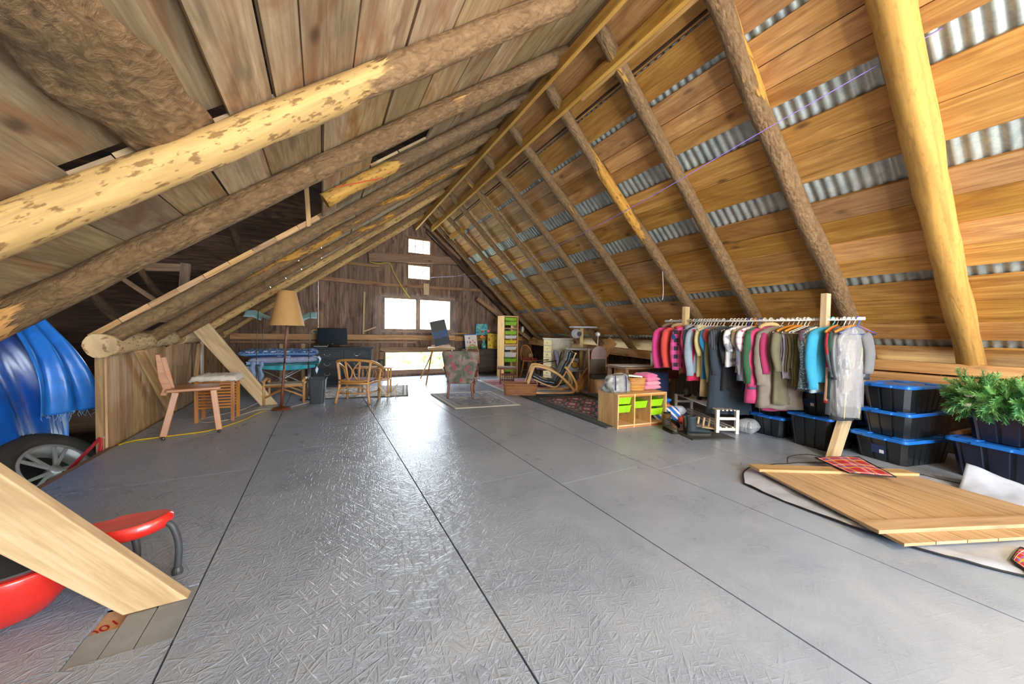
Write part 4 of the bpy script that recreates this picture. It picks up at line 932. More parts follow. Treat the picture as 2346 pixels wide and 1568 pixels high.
blossom(3.67, 8.47, .99, .055, '#e9873a', 'orange zinnia drooping over the rim of the teal vase')
blossom(3.69, 8.5, 1.12, .034, '#c43a56', 'crimson flower standing in the teal vase')
blossom(3.86, 8.5, 1.14, .04, '#e8768c', 'pink pompom flower leaning right in the teal vase')
# drawer tower
t = thing('drawer_tower', 'tall pine storage tower with green, white and yellow plastic trays', 'shelf', (4.12, 7.9, 0))
for x in (-.19, .19): mb = MB(); mb.box((x, 0, .76), (.018, .36, 1.52)); mb.build('side_panel', M['pine'], t)
mb = MB(); mb.box((0, 0, 1.505), (.362, .36, .03)); mb.build('shelf_board', M['pine'], t)
for z_, d_, h_ in ((.02, .36, .04), (.8, .34, .05), (1.21, .34, .014)): mb = MB(); mb.box((0, 0, z_), (.362, d_, h_)); mb.build('shelf_board', M['pine'], t)
def tray(parent, x, y, z, w, d, h, col, name='tray'):
    mb = MB(); rings = []
    for zz, a, c in ((0, w * .42, d * .46), (h - .008, w * .47, d * .49), (h - .008, w * .5, d * .5), (h, w * .5, d * .5), (h, w * .46, d * .48), (.008, w * .41, d * .45)): rings.append([(x + p, y + q, z + zz) for p, q in rr_poly(a, c, .012, 2)])
    loft(mb, rings); return mb.build(name, P(col, .35), parent)
for z, c, h in ((1.40, '#8fc63a', .075), (1.29, '#8fc63a', .085), (1.06, '#8fc63a', .085), (.96, '#cfd3d0', .075), (.84, '#e2cb2a', .075), (.68, '#d4d6d2', .08), (.50, '#d8dad6', .11), (.38, '#7fbf2a', .08), (.14, '#7fbf2a', .08)): tray(t, 0, -.01, z, .355, .34, h, c)
# little table with fretwork
t = thing('fretwork_table', 'little brown table with pierced side panels on the pink rug', 'table', (3.48, 6.68, .012), R(-28))
mb = MB(); mb.box((0, 0, .345), (.40, .32, .045)); mb.build('tabletop', M['walnut'], t, bevel=.003)
mb = MB(); mb.box((0, 0, .369), (.36, .28, .004)); mb.build('inlay', P('#9aa0a2', .4), t)
for x in (-.14, .14):
    for y in (-.1, .1): mb = MB(); mb.box((x, y, .162), (.025, .025, .324)); mb.build('leg', M['walnut'], t)
for y in (-.1, .1):
    mb = MB(); mb.box((0, y, .2), (.26, .012, .02)); mb.box((0, y, .08), (.26, .012, .02))
    for x in (-.1, -.05, 0, .05, .1): mb.box((x, y, .14), (.014, .012, .12))
    mb.build('fretwork_panel', M['walnut'], t)
for x in (-.14, .14):
    mb = MB(); mb.box((x, 0, .2), (.012, .18, .02)); mb.box((x, 0, .08), (.012, .18, .02)); mb.box((x, 0, .14), (.012, .014, .12)); mb.build('fretwork_panel', M['walnut'], t)
# wicker basket
wkb = wood('brown_wicker', '#7a4a26', '#a0683a', '#ba8454', var=.15, knots=0, grain=2)
def basket(name, loc, rz, w, d, h, mat, lab, handles=True, step=.02):
    t = thing(name, lab, 'basket', loc, rz); mb = MB(); k = 0; z = 0
    n = int((w + d) * 2 / .035)
    per = rr_poly(1, 1, .35, 5)
    def ring(z, off, amp):
        s = .9 + .1 * z / h; out = []; q = rr_poly(w / 2 * s, d / 2 * s, min(w, d) * .22, 6); L = len(q); N = 56
        for i in range(N):
            a = i / N * L; j = int(a); f = a - j; p = Vector(q[j % L]).lerp(Vector(q[(j + 1) % L]), f); nn = p.normalized(); o = amp * (1 if (i // 2 + off) % 2 else -1); out.append((p.x + nn.x * o, p.y + nn.y * o, z))
        return out
    while z < h - .01: mb.tube(ring(z + .007, k, .004), .0075, 5, closed=True, r=random.random()); z += .0135; k += 1
    mb.build('woven_side', mat, t, smooth=True)
    mb = MB(); mb.tube([(x, y, h) for x, y, _ in ring(h, 0, 0)], .012, 8, closed=True); mb.build('rim', mat, t, smooth=True)
    mb = MB(); mb.prism(rr_poly(w * .44, d * .44, .04), .008); mb.build('basket_floor', mat, t)
    if handles:
        for s in (-1, 1):
            mb = MB(); mb.tube([(s * (w / 2 + .005), -.07 * math.cos(PI * i / 8), h + .035 * math.sin(PI * i / 8)) for i in range(9)], .008, 6); mb.build('handle', mat, t, smooth=True)
    return t
basket('wicker_basket', (3.12, 5.47, .004), R(-32), .60, .27, .20, wkb, 'long low brown wicker basket on the floor left of the kilim')
# windsor chairs
def windsor(loc, rz, lab, mat=None):
    mat = mat or M['honey']; t = thing('windsor_chair', lab, 'chair', loc, rz, 'windsor chairs')
    mb = MB(); mb.lathe([(.17, .40), (.195, .41), (.19, .428), (.0, .42)], 28); mb.build('seat', mat, t, smooth=False)
    for s in (-1, 1):
        for y in (-.12, .12): mb = MB(); mb.tube([(s * .11, y, .41), (s * .13, y * 1.25, .2), (s * .17, y * 1.5, 0)], [.013, .018, .011], 8); mb.build('leg', mat, t, smooth=True)
        mb = MB(); mb.tube([(s * .135, -.15, .17), (s * .135, .15, .17)], .009, 6); mb.build('stretcher', mat, t)
    mb = MB(); mb.tube([(-.135, 0, .17), (.135, 0, .17)], .009, 6); mb.build('stretcher', mat, t)
    hoop = [(-.16 * math.cos(PI * i / 16) * (1 + .12 * math.sin(PI * i / 16)), -.15 - .10 * math.sin(PI * i / 16), .43 + .38 * math.sin(PI * i / 16) ** .75) for i in range(17)]
    mb = MB(); mb.tube(hoop, .011, 8); mb.build('hoop', mat, t, smooth=True)
    for k in range(7):
        x = -.11 + k * .11 / 3; zt = .43 + .38 * math.sqrt(max(0, 1 - (x / .185) ** 2)) ** .9
        mb = MB(); mb.tube([(x * .8, -.15, .42), (x, -.15 - .1 * (zt - .43) / .38, zt)], .005, 6); mb.build('spindle', mat, t, smooth=True)
    return t
windsor((2.98, 7.50, 0), R(150), 'pale hoop-back spindle chair half hidden behind the floral armchair')
windsor((4.60, 7.60, 0), R(-60), 'hoop-back spindle chair with a red cushion beside the drawer tower')
mb = pillow_mesh(.34, .32, .05, 5, 7, 18, 18); o = mb.build('seat_cushion', P('#b04a52', .9), smooth=True); o.location = (4.58, 7.58, .43); tag(o, 'thin red and white cushion on the hoop-back chair', 'cushion')
o = MB().lathe([(0, -.06), (.035, -.05), (.055, -.02), (.06, 0), (.055, .02), (.035, .05), (0, .06)], 20).build('yarn_ball', P('#d9c3a0', .9, bmp=.6, bs=80), smooth=True); o.location = (4.60, 7.56, .545); tag(o, 'beige ball resting on the red cushion', 'ball')
# slim lamp in the corner
t = thing('slim_lamp', 'slim brown standing lamp with small glass globe in the far right corner', 'lamp', (4.78, 8.3, 0))
mb = MB(); mb.tube([(0, 0, 0), (0, 0, 1.12)], .011, 8); mb.build('pole', M['walnut'], t, smooth=True); mb = MB(); mb.lathe([(.1, 0), (.1, .012), (.02, .03)], 20); mb.build('base', M['walnut'], t)
mb = MB(); mb.lathe([(.02, 1.12), (.035, 1.18), (.03, 1.25), (.012, 1.28)], 16); mb.build('globe', P('#d8d2c4', .2), t, smooth=True); mb = MB(); mb.tube(arc((0, 0, 1.22), .06, -60, 240, 14), .004, 6); mb.build('wire_hoop', P('#8a8a84', .4, metal=.5), t, smooth=True)
# cream chest of drawers
t = thing('cream_chest', 'narrow cream chest of drawers behind the black rocking chair', 'chest', (4.60, 6.42, 0), R(-4))
mb = MB(); mb.box((0, 0, .49), (.50, .38, .96)); mb.build('body', P('#bdb7a4', .5), t); mb = MB(); mb.box((0, 0, .985), (.53, .41, .025)); mb.build('top', P('#d8d4c6', .45), t, bevel=.004)
for k in range(7):
    z = .90 - k * .132; mb = MB(); mb.box((-.257, 0, z), (.016, .34, .115)); d = mb.build('drawer', P('#e6cf8e', .45), t, bevel=.003)
    mb = MB(); mb.lathe([(0, -.012), (.012, 0), (0, .012)], 10, (-.272, 0, z)); mb.build('knob', P('#b99a55', .4), d)
# cat tree
t = thing('cat_tree', 'grey and beige cat tree with three platforms and hanging ball, right of the cream chest', 'cat tree', (4.62, 5.68, 0), R(-20))
gp = P('#a9a7ac', .95, bmp=.5, bs=90); sis = P('#d8bd88', .9, bmp=.8, bs=150)
for z, x, y, w, d in ((.02, 0, 0, .62, .42), (.37, -.06, 0, .56, .36), (.795, .02, 0, .56, .34), (1.235, .06, 0, .52, .28)):
    mb = MB(); mb.prism([(x + p, y + q) for p, q in rr_poly(w / 2, d / 2, .05)], .035, 'z', z - .017); mb.build('platform', gp, t, bevel=.006)
for x, y, z0, z1, mt in ((-.22, -.1, .03, .36, sis), (.03, 0, .03, .36, sis), (.2, .1, .03, .36, sis), (.03, 0, .385, .78, sis), (.2, .1, .385, .78, sis), (-.2, .1, .385, .78, sis), (.03, .0, .81, 1.22, sis)):
    mb = MB(); mb.tube([(x, y, z0), (x, y, z1)], .035, 14); mb.build('post', mt, t, smooth=True)
mb = MB(); w = .13
ring = []
for z in (.388, .39, .60, .605): ring.append([(-.19 + p, -.04 + q, z) for p, q in rr_poly(.125, .125, .03)])
loft(mb, ring); c_ = mb.build('cat_house', gp, t, bevel=.004)
mb = MB(); mb.lathe([(.0, 0), (.07, .0), (.07, .003), (0, .003)], 24); o = mb.build('doorway', P('#b9993a', .9), c_); o.rotation_euler = (R(90), 0, 0); o.location = (-.16, -.1665, .49)
mb = MB(); mb.lathe([(.058, 0), (.072, .0), (.072, .01), (.058, .01)], 24, cap=False); o = mb.build('doorway_rim', P('#3c3c40', .9), c_); o.rotation_euler = (R(90), 0, 0); o.location = (-.16, -.166, .49)
mb = MB(); mb.lathe([(0, -.1), (.06, -.08), (.095, -.03), (.1, 0), (.09, .05), (.05, .09), (0, .1)], 22, (-.1, -.05, 1.10)); b_ = mb.build('hanging_nest', gp, t, smooth=True)
mb = MB(); mb.lathe([(0, 0), (.05, .0), (.05, .004), (0, .004)], 20); o = mb.build('nest_opening', P('#4a484c', .9), b_); o.rotation_euler = (R(90), 0, 0); o.location = (-.07, -.145, 1.10)
# black leather bentwood rocking chair (side view, faces left)
t = thing('bentwood_rocker', 'bentwood rocking chair with black padded seat facing left by the wicker basket', 'rocking chair', (3.80, 5.50, 0), R(62))
bw = M['birch']
for s in (-.24, .24):
    pts = [(s, .46, .12), (s, .44, .2), (s, .36, .45), (s, .30, .50), (s, .1, .46), (s, -.1, .36), (s, -.28, .2), (s, -.38, .08), (s, -.36, .03), (s, -.2, .015), (s, .1, .008), (s, .36, .03), (s, .5, .07)]
    mb = MB(); q = smooth_pts(pts); mb.tube(q, .017, 8, sx=1, sy=1.5); mb.build('rocker_frame', bw, t, smooth=True)
    mb = MB(); mb.tube(smooth_pts([(s, -.42, .06), (s, -.44, .16), (s, -.34, .36), (s, -.22, .5)]), .015, 8, sy=1.4); mb.build('rear_bow', bw, t, smooth=True)
    mb = MB(); mb.tube(smooth_pts([(s * .85, .34, .26), (s * .85, .05, .14), (s * .85, -.1, .15), (s * .85, -.22, .36), (s * .85, -.36, .62), (s * .85, -.42, .76)]), .014, 8, sy=1.5); mb.build('seat_frame', bw, t, smooth=True)
for p in ((-.2, .26), (-.28, .42), (-.36, .58), (-.42, .74)): mb = MB(); mb.beam((-.2, p[0], p[1]), (.2, p[0], p[1]), .03, .02); mb.build('cross_rail', bw, t)
bl = P('#22303a', .35, coat=.3)
def pad(u, v):
    path = [(.36, .32), (.05, .2), (-.08, .2), (-.17, .36), (-.30, .6), (-.345, .76)]; f = u * (len(path) - 1); i = min(int(f), len(path) - 2); g = f - i
    a, b2 = Vector(path[i]), Vector(path[i + 1]); p = a.lerp(b2, g); x = (v - .5) * .42
    return (x, p.x + .02, p.y + .01 * math.cos(u * 26))
mb = MB(); mb.grid(pad, 50, 8); mb.build('padded_seat', bl, t, smooth=True, solid=.075)
mb = pillow_mesh(.38, .16, .08, 4, 3, 18, 12); o = mb.build('headrest', bl, t, smooth=True); o.location = (0, -.31, .70); o.rotation_euler = (R(60), 0, 0)
# second rocker with purple seat behind
t = thing('purple_rocker', 'dark wooden rocking chair with purple padding behind the bentwood rocker', 'rocking chair', (4.18, 6.22, 0), R(70))
pu = P('#8a6f92', .8)
for s in (-.2, .2):
    mb = MB(); mb.tube(smooth_pts([(s, -.3, .06), (s, -.1, .02), (s, .15, .02), (s, .34, .07)]), .013, 8); mb.build('runner', BLK, t, smooth=True)
    mb = MB(); mb.tube([(s, .2, .03), (s, .2, .5), (s, -.16, .54)], .012, 8); mb.build('arm', M['darkwood'], t, smooth=True)
    mb = MB(); mb.tube([(s, -.14, .03), (s, -.18, .4), (s, -.26, .72)], .013, 8); mb.build('back_post', M['darkwood'], t, smooth=True)
mb = pillow_mesh(.38, .38, .06, 5, 3, 18, 16); o = mb.build('seat', pu, t, smooth=True); o.location = (0, .02, .33)
mb = pillow_mesh(.36, .38, .05, 5, 4, 18, 16); o = mb.build('backrest', P('#7d7482', .8), t, smooth=True); o.location = (0, -.2, .56); o.rotation_euler = (R(78), 0, 0)
# arched stand
t = thing('arched_stand', 'tall brown folding stand with rounded mauve back panel behind the grey bag', 'stand', (4.32, 4.80, 0), R(-12))
for x in (-.17, .17): mb = MB(); mb.beam((x, 0, 0), (x, .05, .84), .028, .028); mb.build('upright', M['girt'], t)
mb = MB(); mb.prism([(-.15, .66), (.15, .66), (.15, .74)] + [(.15 * math.cos(PI * i / 12), .74 + .15 * math.sin(PI * i / 12)) for i in range(1, 12)] + [(-.15, .74)], .014, 'y', -.02); mb.build('arched_panel', P('#8f7470', .8), t)
mb = MB(); mb.box((0, .02, .53), (.30, .014, .26)); mb.build('mesh_panel', P('#5a5148', .8), t); mb = MB(); mb.box((0, -.08, .36), (.34, .2, .07)); mb.build('tray', P('#3f3a30', .6), t)
mb = MB(); mb.box((0, -.05, .2), (.3, .2, .24)); mb.build('lower_box', P('#c9a07c', .7), t)
t = thing('globe_wand', 'round white disc on a thin pale stem above the arched stand', 'lamp', (4.36, 4.86, 0))
mb = MB(); mb.tube([(0, 0, .5), (-.01, 0, .9), (.0, 0, 1.08)], .006, 8); mb.build('stem', P('#d8d4c8', .5), t, smooth=True)
mb = MB(); mb.lathe([(0, -.01), (.045, -.01), (.045, .012), (0, .012)], 24); o = mb.build('disc', P('#5c5348', .5), t); o.rotation_euler = (R(90), 0, R(-30)); o.location = (0, .01, 1.1)
mb = MB(); mb.lathe([(0, -.02), (.03, -.01), (.03, .0), (0, .004)], 24); o = mb.build('disc_centre', P('#e6e0d0', .5), t, smooth=True); o.rotation_euler = (R(90), 0, R(-30)); o.location = (0, -.006, 1.1)
# desk behind the pine unit
t = thing('writing_desk', 'brown desk behind the pine storage unit, papers spread on it', 'desk', (4.45, 3.95, 0), R(-8))
mb = MB(); mb.box((0, 0, .60), (1.0, .5, .03)); mb.build('desktop', M['girt'], t, bevel=.004)
for x in (-.45, .45):
    for y in (-.2, .2): mb = MB(); mb.box((x, y, .295), (.05, .05, .585)); mb.build('leg', M['girt'], t)
mb = MB(); mb.box((0, .1, .52), (.86, .02, .12)); mb.build('apron', M['honey'], t)
mb = MB(); mb.box((.36, -.23, .50), (.24, .1, .13)); mb.build('drawer', P('#6b2a22', .4), t, bevel=.004)
for k, (x, y, a, c, lab) in enumerate(((4.2, 3.98, -10, '#b9b2a8', 'large grey sheet of paper, lowest of the stack on the desk'), (4.25, 3.96, -4, '#c9c3ba', 'pale sheet of paper, middle of the stack on the desk'), (4.15, 3.97, -16, '#d0cbc2', 'pale sheet of paper, topmost of the stack on the desk'))):
    mb = MB(); mb.box((0, 0, 0), (.5, .34, .004)); o = mb.build('paper_sheet', P(c, .8)); o.location = (x, y, .619 + k * .005); o.rotation_euler = (0, 0, R(a)); tag(o, lab, 'paper', 'papers on the desk')
t = thing('printed_can', 'white tin can with black pattern standing on the right end of the desk', 'can', (4.60, 3.80, .616))
mb = MB(); mb.lathe([(.08, 0), (.08, .2), (.078, .2), (.075, .19)], 28); mb.build('can_body', paint_mat('can_print', '#e3ddd0', [('#dcd6c8', .4, .5), ('#2c2a28', .6, .62)], 9, 2)[0], t, smooth=True)
mb = MB(); mb.lathe([(0, .195), (.07, .2), (.05, .225), (0, .22)], 14); mb.build('contents', P('#b09a6c', .9), t)
mb = pillow_mesh(.4, .22, .03, 4, 9, 22, 16, .02, 14); o = mb.build('red_white_cloth', paint_mat('red_white', '#d9d2cc', [('#c23a48', .48, .52)], 14, 3)[0], smooth=True); o.location = (4.72, 3.66, .617); o.rotation_euler = (0, 0, R(-10)); tag(o, 'crumpled red and white cloth on the right end of the desk', 'cloth')
# pine storage unit with trays
t = thing('pine_storage_unit', 'low pine storage unit with lime green plastic trays at the corner of the kilim', 'shelf', (3.03, 3.02, .0), R(-7))
W_, D_, H_ = .73, .39, .40; th = .014
for x in (th / 2, W_ / 3, 2 * W_ / 3, W_ - th / 2): mb = MB(); mb.box((x, D_ / 2, H_ / 2), (th, D_, H_)); mb.build('upright_panel', M['pine'], t)
mb = MB(); mb.box((W_ / 2, D_ / 2, H_ - .008), (W_ - .03, D_ - .004, .014)); mb.build('top_panel', M['pine'], t); mb = MB(); mb.box((W_ / 2, D_ / 2, .03), (W_ - .03, D_ - .004, .014)); mb.build('bottom_shelf', M['pine'], t)
mb = MB(); mb.box((W_ / 2, .01, .018), (W_ - .03, .014, .036)); mb.build('plinth', M['honey'], t); mb = MB(); mb.box((W_ / 2, .01, H_ - .02), (W_ - .03, .014, .03)); mb.build('front_rail', M['honey'], t)
mb = MB(); mb.box((W_ / 2, D_ - .006, H_ / 2), (W_ - .03, .008, H_ - .04)); mb.build('back_panel', M['pine'], t)
for c, z in ((0, .275), (0, .175), (1, .215), (2, .225), (2, .115)): tray(t, W_ / 6 + c * W_ / 3, .19 + .02, z, W_ / 3 - .022, .36, .085, '#9ad21c')
for c in (0, 1):
    mb = MB(); mb.box((W_ / 6 + c * W_ / 3, D_ / 2, .16 if c == 0 else .2), (.01, .3, .006)); 
# things on the pine unit
mb = MB()
rs = []
for i in range(12):
    z = i / 11; w = .17 * (1 - .35 * z ** 2) ; d = .12 * (1 - .5 * z ** 2); rs.append([(w * math.cos(a) * (1 + .3 * noise.noise(Vector((math.cos(a) * 3, math.sin(a) * 3, z * 3)))), d * math.sin(a) * (1 + .4 * noise.noise(Vector((math.cos(a) * 2, math.sin(a) * 2, z * 5 + 9)))), z * .20 + .02 * noise.noise(Vector((math.cos(a) * 3, math.sin(a) * 3, 5))) * (z > .5)) for a in [2 * PI * k / 30 for k in range(30)]])
t = thing('shopping_bag', 'crumpled grey tote bag with blue straps on the left end of the pine unit', 'bag', (3.20, 3.22, .402), R(-15))
loft(mb, rs); mb.build('bag_body', plain('bag_vinyl', '#9a9d9c', .35, bmp=.8, bs=14, var=.2), t, smooth=True)
for s in (-.08, .06): mb = MB(); mb.tube(smooth_pts([(s, -.125, .03), (s, -.12, .12), (s + .01, -.09, .2)]), .012, 6, sx=.3); mb.build('strap', P('#2f4f96', .7), t)
mb = MB(); mb.tube(smooth_pts([(-.13, -.12, .06), (-.1, -.16, -.03), (-.03, -.17, -.07), (.04, -.15, -.03), (.06, -.12, .05)]), .004, 6); mb.build('loose_strap', P('#2a2f45', .7), t)
basket('tan_basket', (3.50, 3.26, .403), R(-12), .22, .3, .15, wood('tan_wicker', '#a8702e', '#c98f48', '#dba862', var=.12, knots=0, grain=2), 'small tan wicker basket holding books in the middle of the pine unit', handles=False)
for k, (c, lab) in enumerate((('#c9bfb2', 'cream paperback leaning left in the tan basket'), ('#2f4a46', 'dark green book second from left in the tan basket'), ('#d8cfc6', 'white spined book third from left in the tan basket'), ('#4a5a78', 'blue-grey book fourth from left in the tan basket'))):
    t = thing('book', lab, 'book', (3.42 + k * .035, 3.30, .44), rot=(R(8), R(-38), R(-12)), group='books in the tan basket')
    mb = MB(); mb.box((0, 0, .09), (.024, .15, .2)); mb.build('cover', P(c, .6), t, bevel=.002); mb = MB(); mb.box((.001, .004, .093), (.018, .148, .2)); mb.build('pages', P('#e6dfcf', .8), t)
t = thing('book', 'grey-green book lying flat across the top of the tan basket', 'book', (3.52, 3.26, .575), rot=(0, R(6), R(-16)), group='books in the tan basket')
mb = MB(); mb.box((0, 0, 0), (.22, .16, .026)); mb.build('cover', P('#8a8f76', .6), t, bevel=.002); mb = MB(); mb.box((.003, -.002, 0), (.218, .158, .018)); mb.build('pages', P('#e6dfcf', .8), t)
for k, (z, c, w) in enumerate(((.403, '#e08fa6', .27), (.455, '#e79db2', .26), (.505, '#dd7f9c', .24), (.55, '#e86fa6', .22))):
    mb = pillow_mesh(w, .24, .06, 5, 20 + k, 26, 22, .012, 16); o = mb.build('folded_garment', cloth(c), smooth=True); o.location = (3.72 - (k > 2) * .04, 3.2, z); o.rotation_euler = (0, 0, R(-10 + 5 * k))
    tag(o, 'folded pink garment, ' + ('bottom', 'second from bottom', 'third from bottom', 'topmost')[k] + ' of the pile on the pine unit', 'clothes', 'folded pink clothes')

mb = MB()
for a, b_, c, d in ((1.05, 3.12, 1.02, 2.02),): mb.grid(lambda u, v: (a + (b_ - a) * u + (.15 if v > .8 else 0) * (1 - 2 * u) * (v - .8) * 5, 8.79 + .012 * noise.noise(Vector((u * 9, v * 9, 0))), c + (d - c) * v), 30, 16)
tag(mb.build('plastic_sheet', film('thin_clear_film', '#d5d8dc', .10), smooth=True), 'clear plastic sheet tacked over the wide double window', 'sheet')
# ================================================================== RIGHT: TOTES, SHOES, CLOTHES RAIL
tub = plain('black_plastic', '#1c2024', .28, var=.05, spec=.6); lidm = plain('blue_lid_plastic', '#1f6fd0', .35, var=.04)
tubn = plain('navy_plastic', '#1d2236', .28, var=.05, spec=.6)
def tote(loc, rz, L, Wd, H, lab, mat=None, label=False, lid=True, sides='all'):
    mat = mat or tub; t = thing('storage_tote', lab, 'storage box', loc, rz, 'black totes with blue lids')
    mb = MB(); rings = []
    def ring(z, s):
        a, b_ = L / 2 * s, Wd / 2 * s; q = []
        nx = max(4, int(L / .095)); ny = 3; dep = .011
        def side(p0, p1, nrm, n):
            for i in range(n):
                for f, d in ((.0, 0), (.74, 0), (.78, dep), (.95, dep)):
                    tt = (i + f) / n; m_ = .0 if (tt < .06 or tt > .94) else d
                    q.append((p0[0] + (p1[0] - p0[0]) * tt - nrm[0] * m_, p0[1] + (p1[1] - p0[1]) * tt - nrm[1] * m_, z))
        c = .03
        side((a - c, -b_), (-a + c, -b_), (0, -1), nx); side((-a, -b_ + c), (-a, b_ - c), (-1, 0), ny); side((-a + c, b_), (a - c, b_), (0, 1), nx); side((a, b_ - c), (a, -b_ + c), (1, 0), ny)
        return q[::-1]
    for z, s in ((0, .80), (.01, .81), (H * .9, .93), (H - .03, .94)): rings.append(ring(z, s))
    rings.append([(x, y, H - .03) for x, y, z in ring(0, .97)]); rings.append([(x, y, H - .012) for x, y, z in ring(0, .97)])
    loft(mb, rings); mb.build('tub', mat, t)
    if label:
        s = .885; mb = MB(); z0, z1 = H * .28, H * .62; xs_ = -L / 2; 
        yy = -Wd / 2 * .87
        mb2 = MB(); mb2.box((-L / 2 * .87 - .002, -.0, (z0 + z1) / 2), (.004, .1, z1 - z0), rot=Matrix.Rotation(R(-7), 3, 'Y')); lb = mb2.build('paper_label', P('#1b2f5c', .5), t)
        mb2 = MB(); mb2.box((-L / 2 * .87 - .0045, -.025, (z0 + z1) / 2 - .015), (.003, .03, .03), rot=Matrix.Rotation(R(-7), 3, 'Y')); mb2.box((-L / 2 * .87 - .0058, .0, z1 - .012), (.003, .09, .01), rot=Matrix.Rotation(R(-7), 3, 'Y')); mb2.build('label_print', P('#d9dde2', .5), lb)
    if lid:
        mb = MB(); rg = []
        for z, k in ((H - .03, 1.0), (H - .026, 1.02), (H - .006, 1.02), (H, 1.0), (H, .95), (H - .008, .93)): rg.append([(x, y, z) for x, y in rr_poly(L / 2 * k, Wd / 2 * k, .04)])
        loft(mb, rg)
        for sx in (-1, 1):
            for sy in (-1, 1): mb.prism([(sx * L * .33 + p, sy * Wd * .3 + q) for p, q in rr_poly(L * .1, Wd * .12, .02)], .010, 'z', H - .008)
        for sx in (-1, 1): mb.prism([(sx * (L / 2 + .006) + p, q) for p, q in rr_poly(.022, Wd * .2, .01)], .018, 'z', H - .024)
        mb.build('lid', lidm, t, bevel=.002)
    return t
# the stack of three by the brace
tote((4.70, 1.15, 0), R(-14), .68, .42, .232, 'black tote with paper label, lowest of the stack of three beside the brace', label=True)
tote((4.70, 1.15, .232), R(-10), .60, .36, .225, 'black tote with blue lid, middle of the stack of three beside the brace')
tote((4.71, 1.15, .457), R(-12), .60, .36, .235, 'black tote with blue lid, topmost of the stack of three beside the brace')
# the stack under the wreath
tote((4.78, .52, 0), R(-16), .70, .52, .31, 'large navy-black tote with blue lid, lowest of the stack under the wreath', mat=tubn)
tote((4.80, .50, .31), R(-14), .64, .46, .30, 'large navy-black tote with blue lid, directly under the wreath', mat=tubn)
# totes under the clothes rail
tote((4.55, 2.10, 0), R(-4), .42, .36, .23, 'small black tote with blue lid on the floor under the pink parka')
tote((4.57, 2.10, .23), R(-2), .40, .34, .22, 'black tote with label, upper one under the pink parka', label=True, lid=True)
tote((4.50, 1.66, 0), R(-8), .50, .40, .33, 'tall black tote with blue lid on the floor under the rain jackets')
tote((4.54, 1.68, .33), R(-8), .48, .38, .25, 'black tote standing on the tall tote behind the rain jackets', label=True, lid=True)
tote((5.0, 2.55, 0), R(0), .5, .4, .3, 'black tote with blue lid at the back behind the small tote', mat=tub)
tote((4.98, 2.55, .30), R(4), .5, .4, .3, 'black tote with blue lid, upper one at the back behind the coats', mat=tub)
tote((4.98, 1.52, .25), R(3), .34, .34, .3, 'black tote with bright blue lid peeping out right of the plastic garment bag', mat=tub)
tote((4.98, 1.54, 0), R(0), .36, .36, .25, 'black tote on the floor hidden behind the tall tote', mat=tub)
# wreath on top of the stack
t = thing('christmas_wreath', 'big green artificial fir wreath bunched up on the right hand tote stack', 'wreath', (4.56, .52, .56))
random.seed(5); gm = [P('#6caa5e', .7, var=.2), P('#8cc47c', .7, var=.2), P('#4c8a50', .7, var=.2)]
mbs = [MB(), MB(), MB()]
for k in range(700):
    a = random.uniform(0, 2 * PI); b_ = random.uniform(0, 2 * PI); rad = .10 + .075 * abs(math.cos(b_))
    c = Vector((math.cos(a) * .19 + random.gauss(0, .02), math.sin(a) * .24 + random.gauss(0, .02), .10 + random.gauss(0, .03))) ; d = Vector((math.cos(a) * math.cos(b_), math.sin(a) * math.cos(b_), math.sin(b_))) + Vector((random.gauss(0, .35), random.gauss(0, .35), random.gauss(0, .35)))
    d.normalize(); c = c + d * .05; L = random.uniform(.07, .12); e = c + d * L; mb = mbs[k % 3]
    sd = d.cross(Vector((random.gauss(0, 1), random.gauss(0, 1), random.gauss(0, 1)))).normalized(); u2 = d.cross(sd)
    for j in range(9):
        p = c + d * L * (.1 + j * .1)
        for q in range(5):
            aa = 2 * PI * q / 5 + j; w = (sd * math.cos(aa) + u2 * math.sin(aa)) * .022 + d * .016
            n = w.normalized(); s2 = n.cross(d).normalized() * .0034
            mb._add([p - s2, p + s2, p + w + s2 * .4, p + w - s2 * .4], [(0, 1, 2, 3)], [[(0, 0), (1, 0), (1, 1), (0, 1)]])
    mb.tube([c, e], .0018, 4)
for mb, m_ in zip(mbs, gm): o = mb.build('fir_needles', m_, t); tag(o, kind='stuff')
for p in ((-.2, .2, .10), (-.16, .22, .02), (-.02, -.12, .26), (.05, -.2, .24)):
    mb = MB()
    for k in range(6):
        a = 2 * PI * k / 6; mb.lathe([(0, 0), (.012, .01), (.016, .03), (0, .045)], 6, (p[0] + .014 * math.cos(a), p[1] + .014 * math.sin(a), p[2]), cap=False)
    mb.build('white_flower', P('#dcd8cc', .8), t, smooth=True)
mb = MB()
for k in range(5): mb.tube(smooth_pts([(-.2 + .03 * k, .2 - .1 * k, .16), (-.24, .14 - .08 * k, .1 + .02 * k), (-.22, .1 - .06 * k, .03)]), .002, 5)
mb.build('light_string', P('#1f4a34', .5), t)
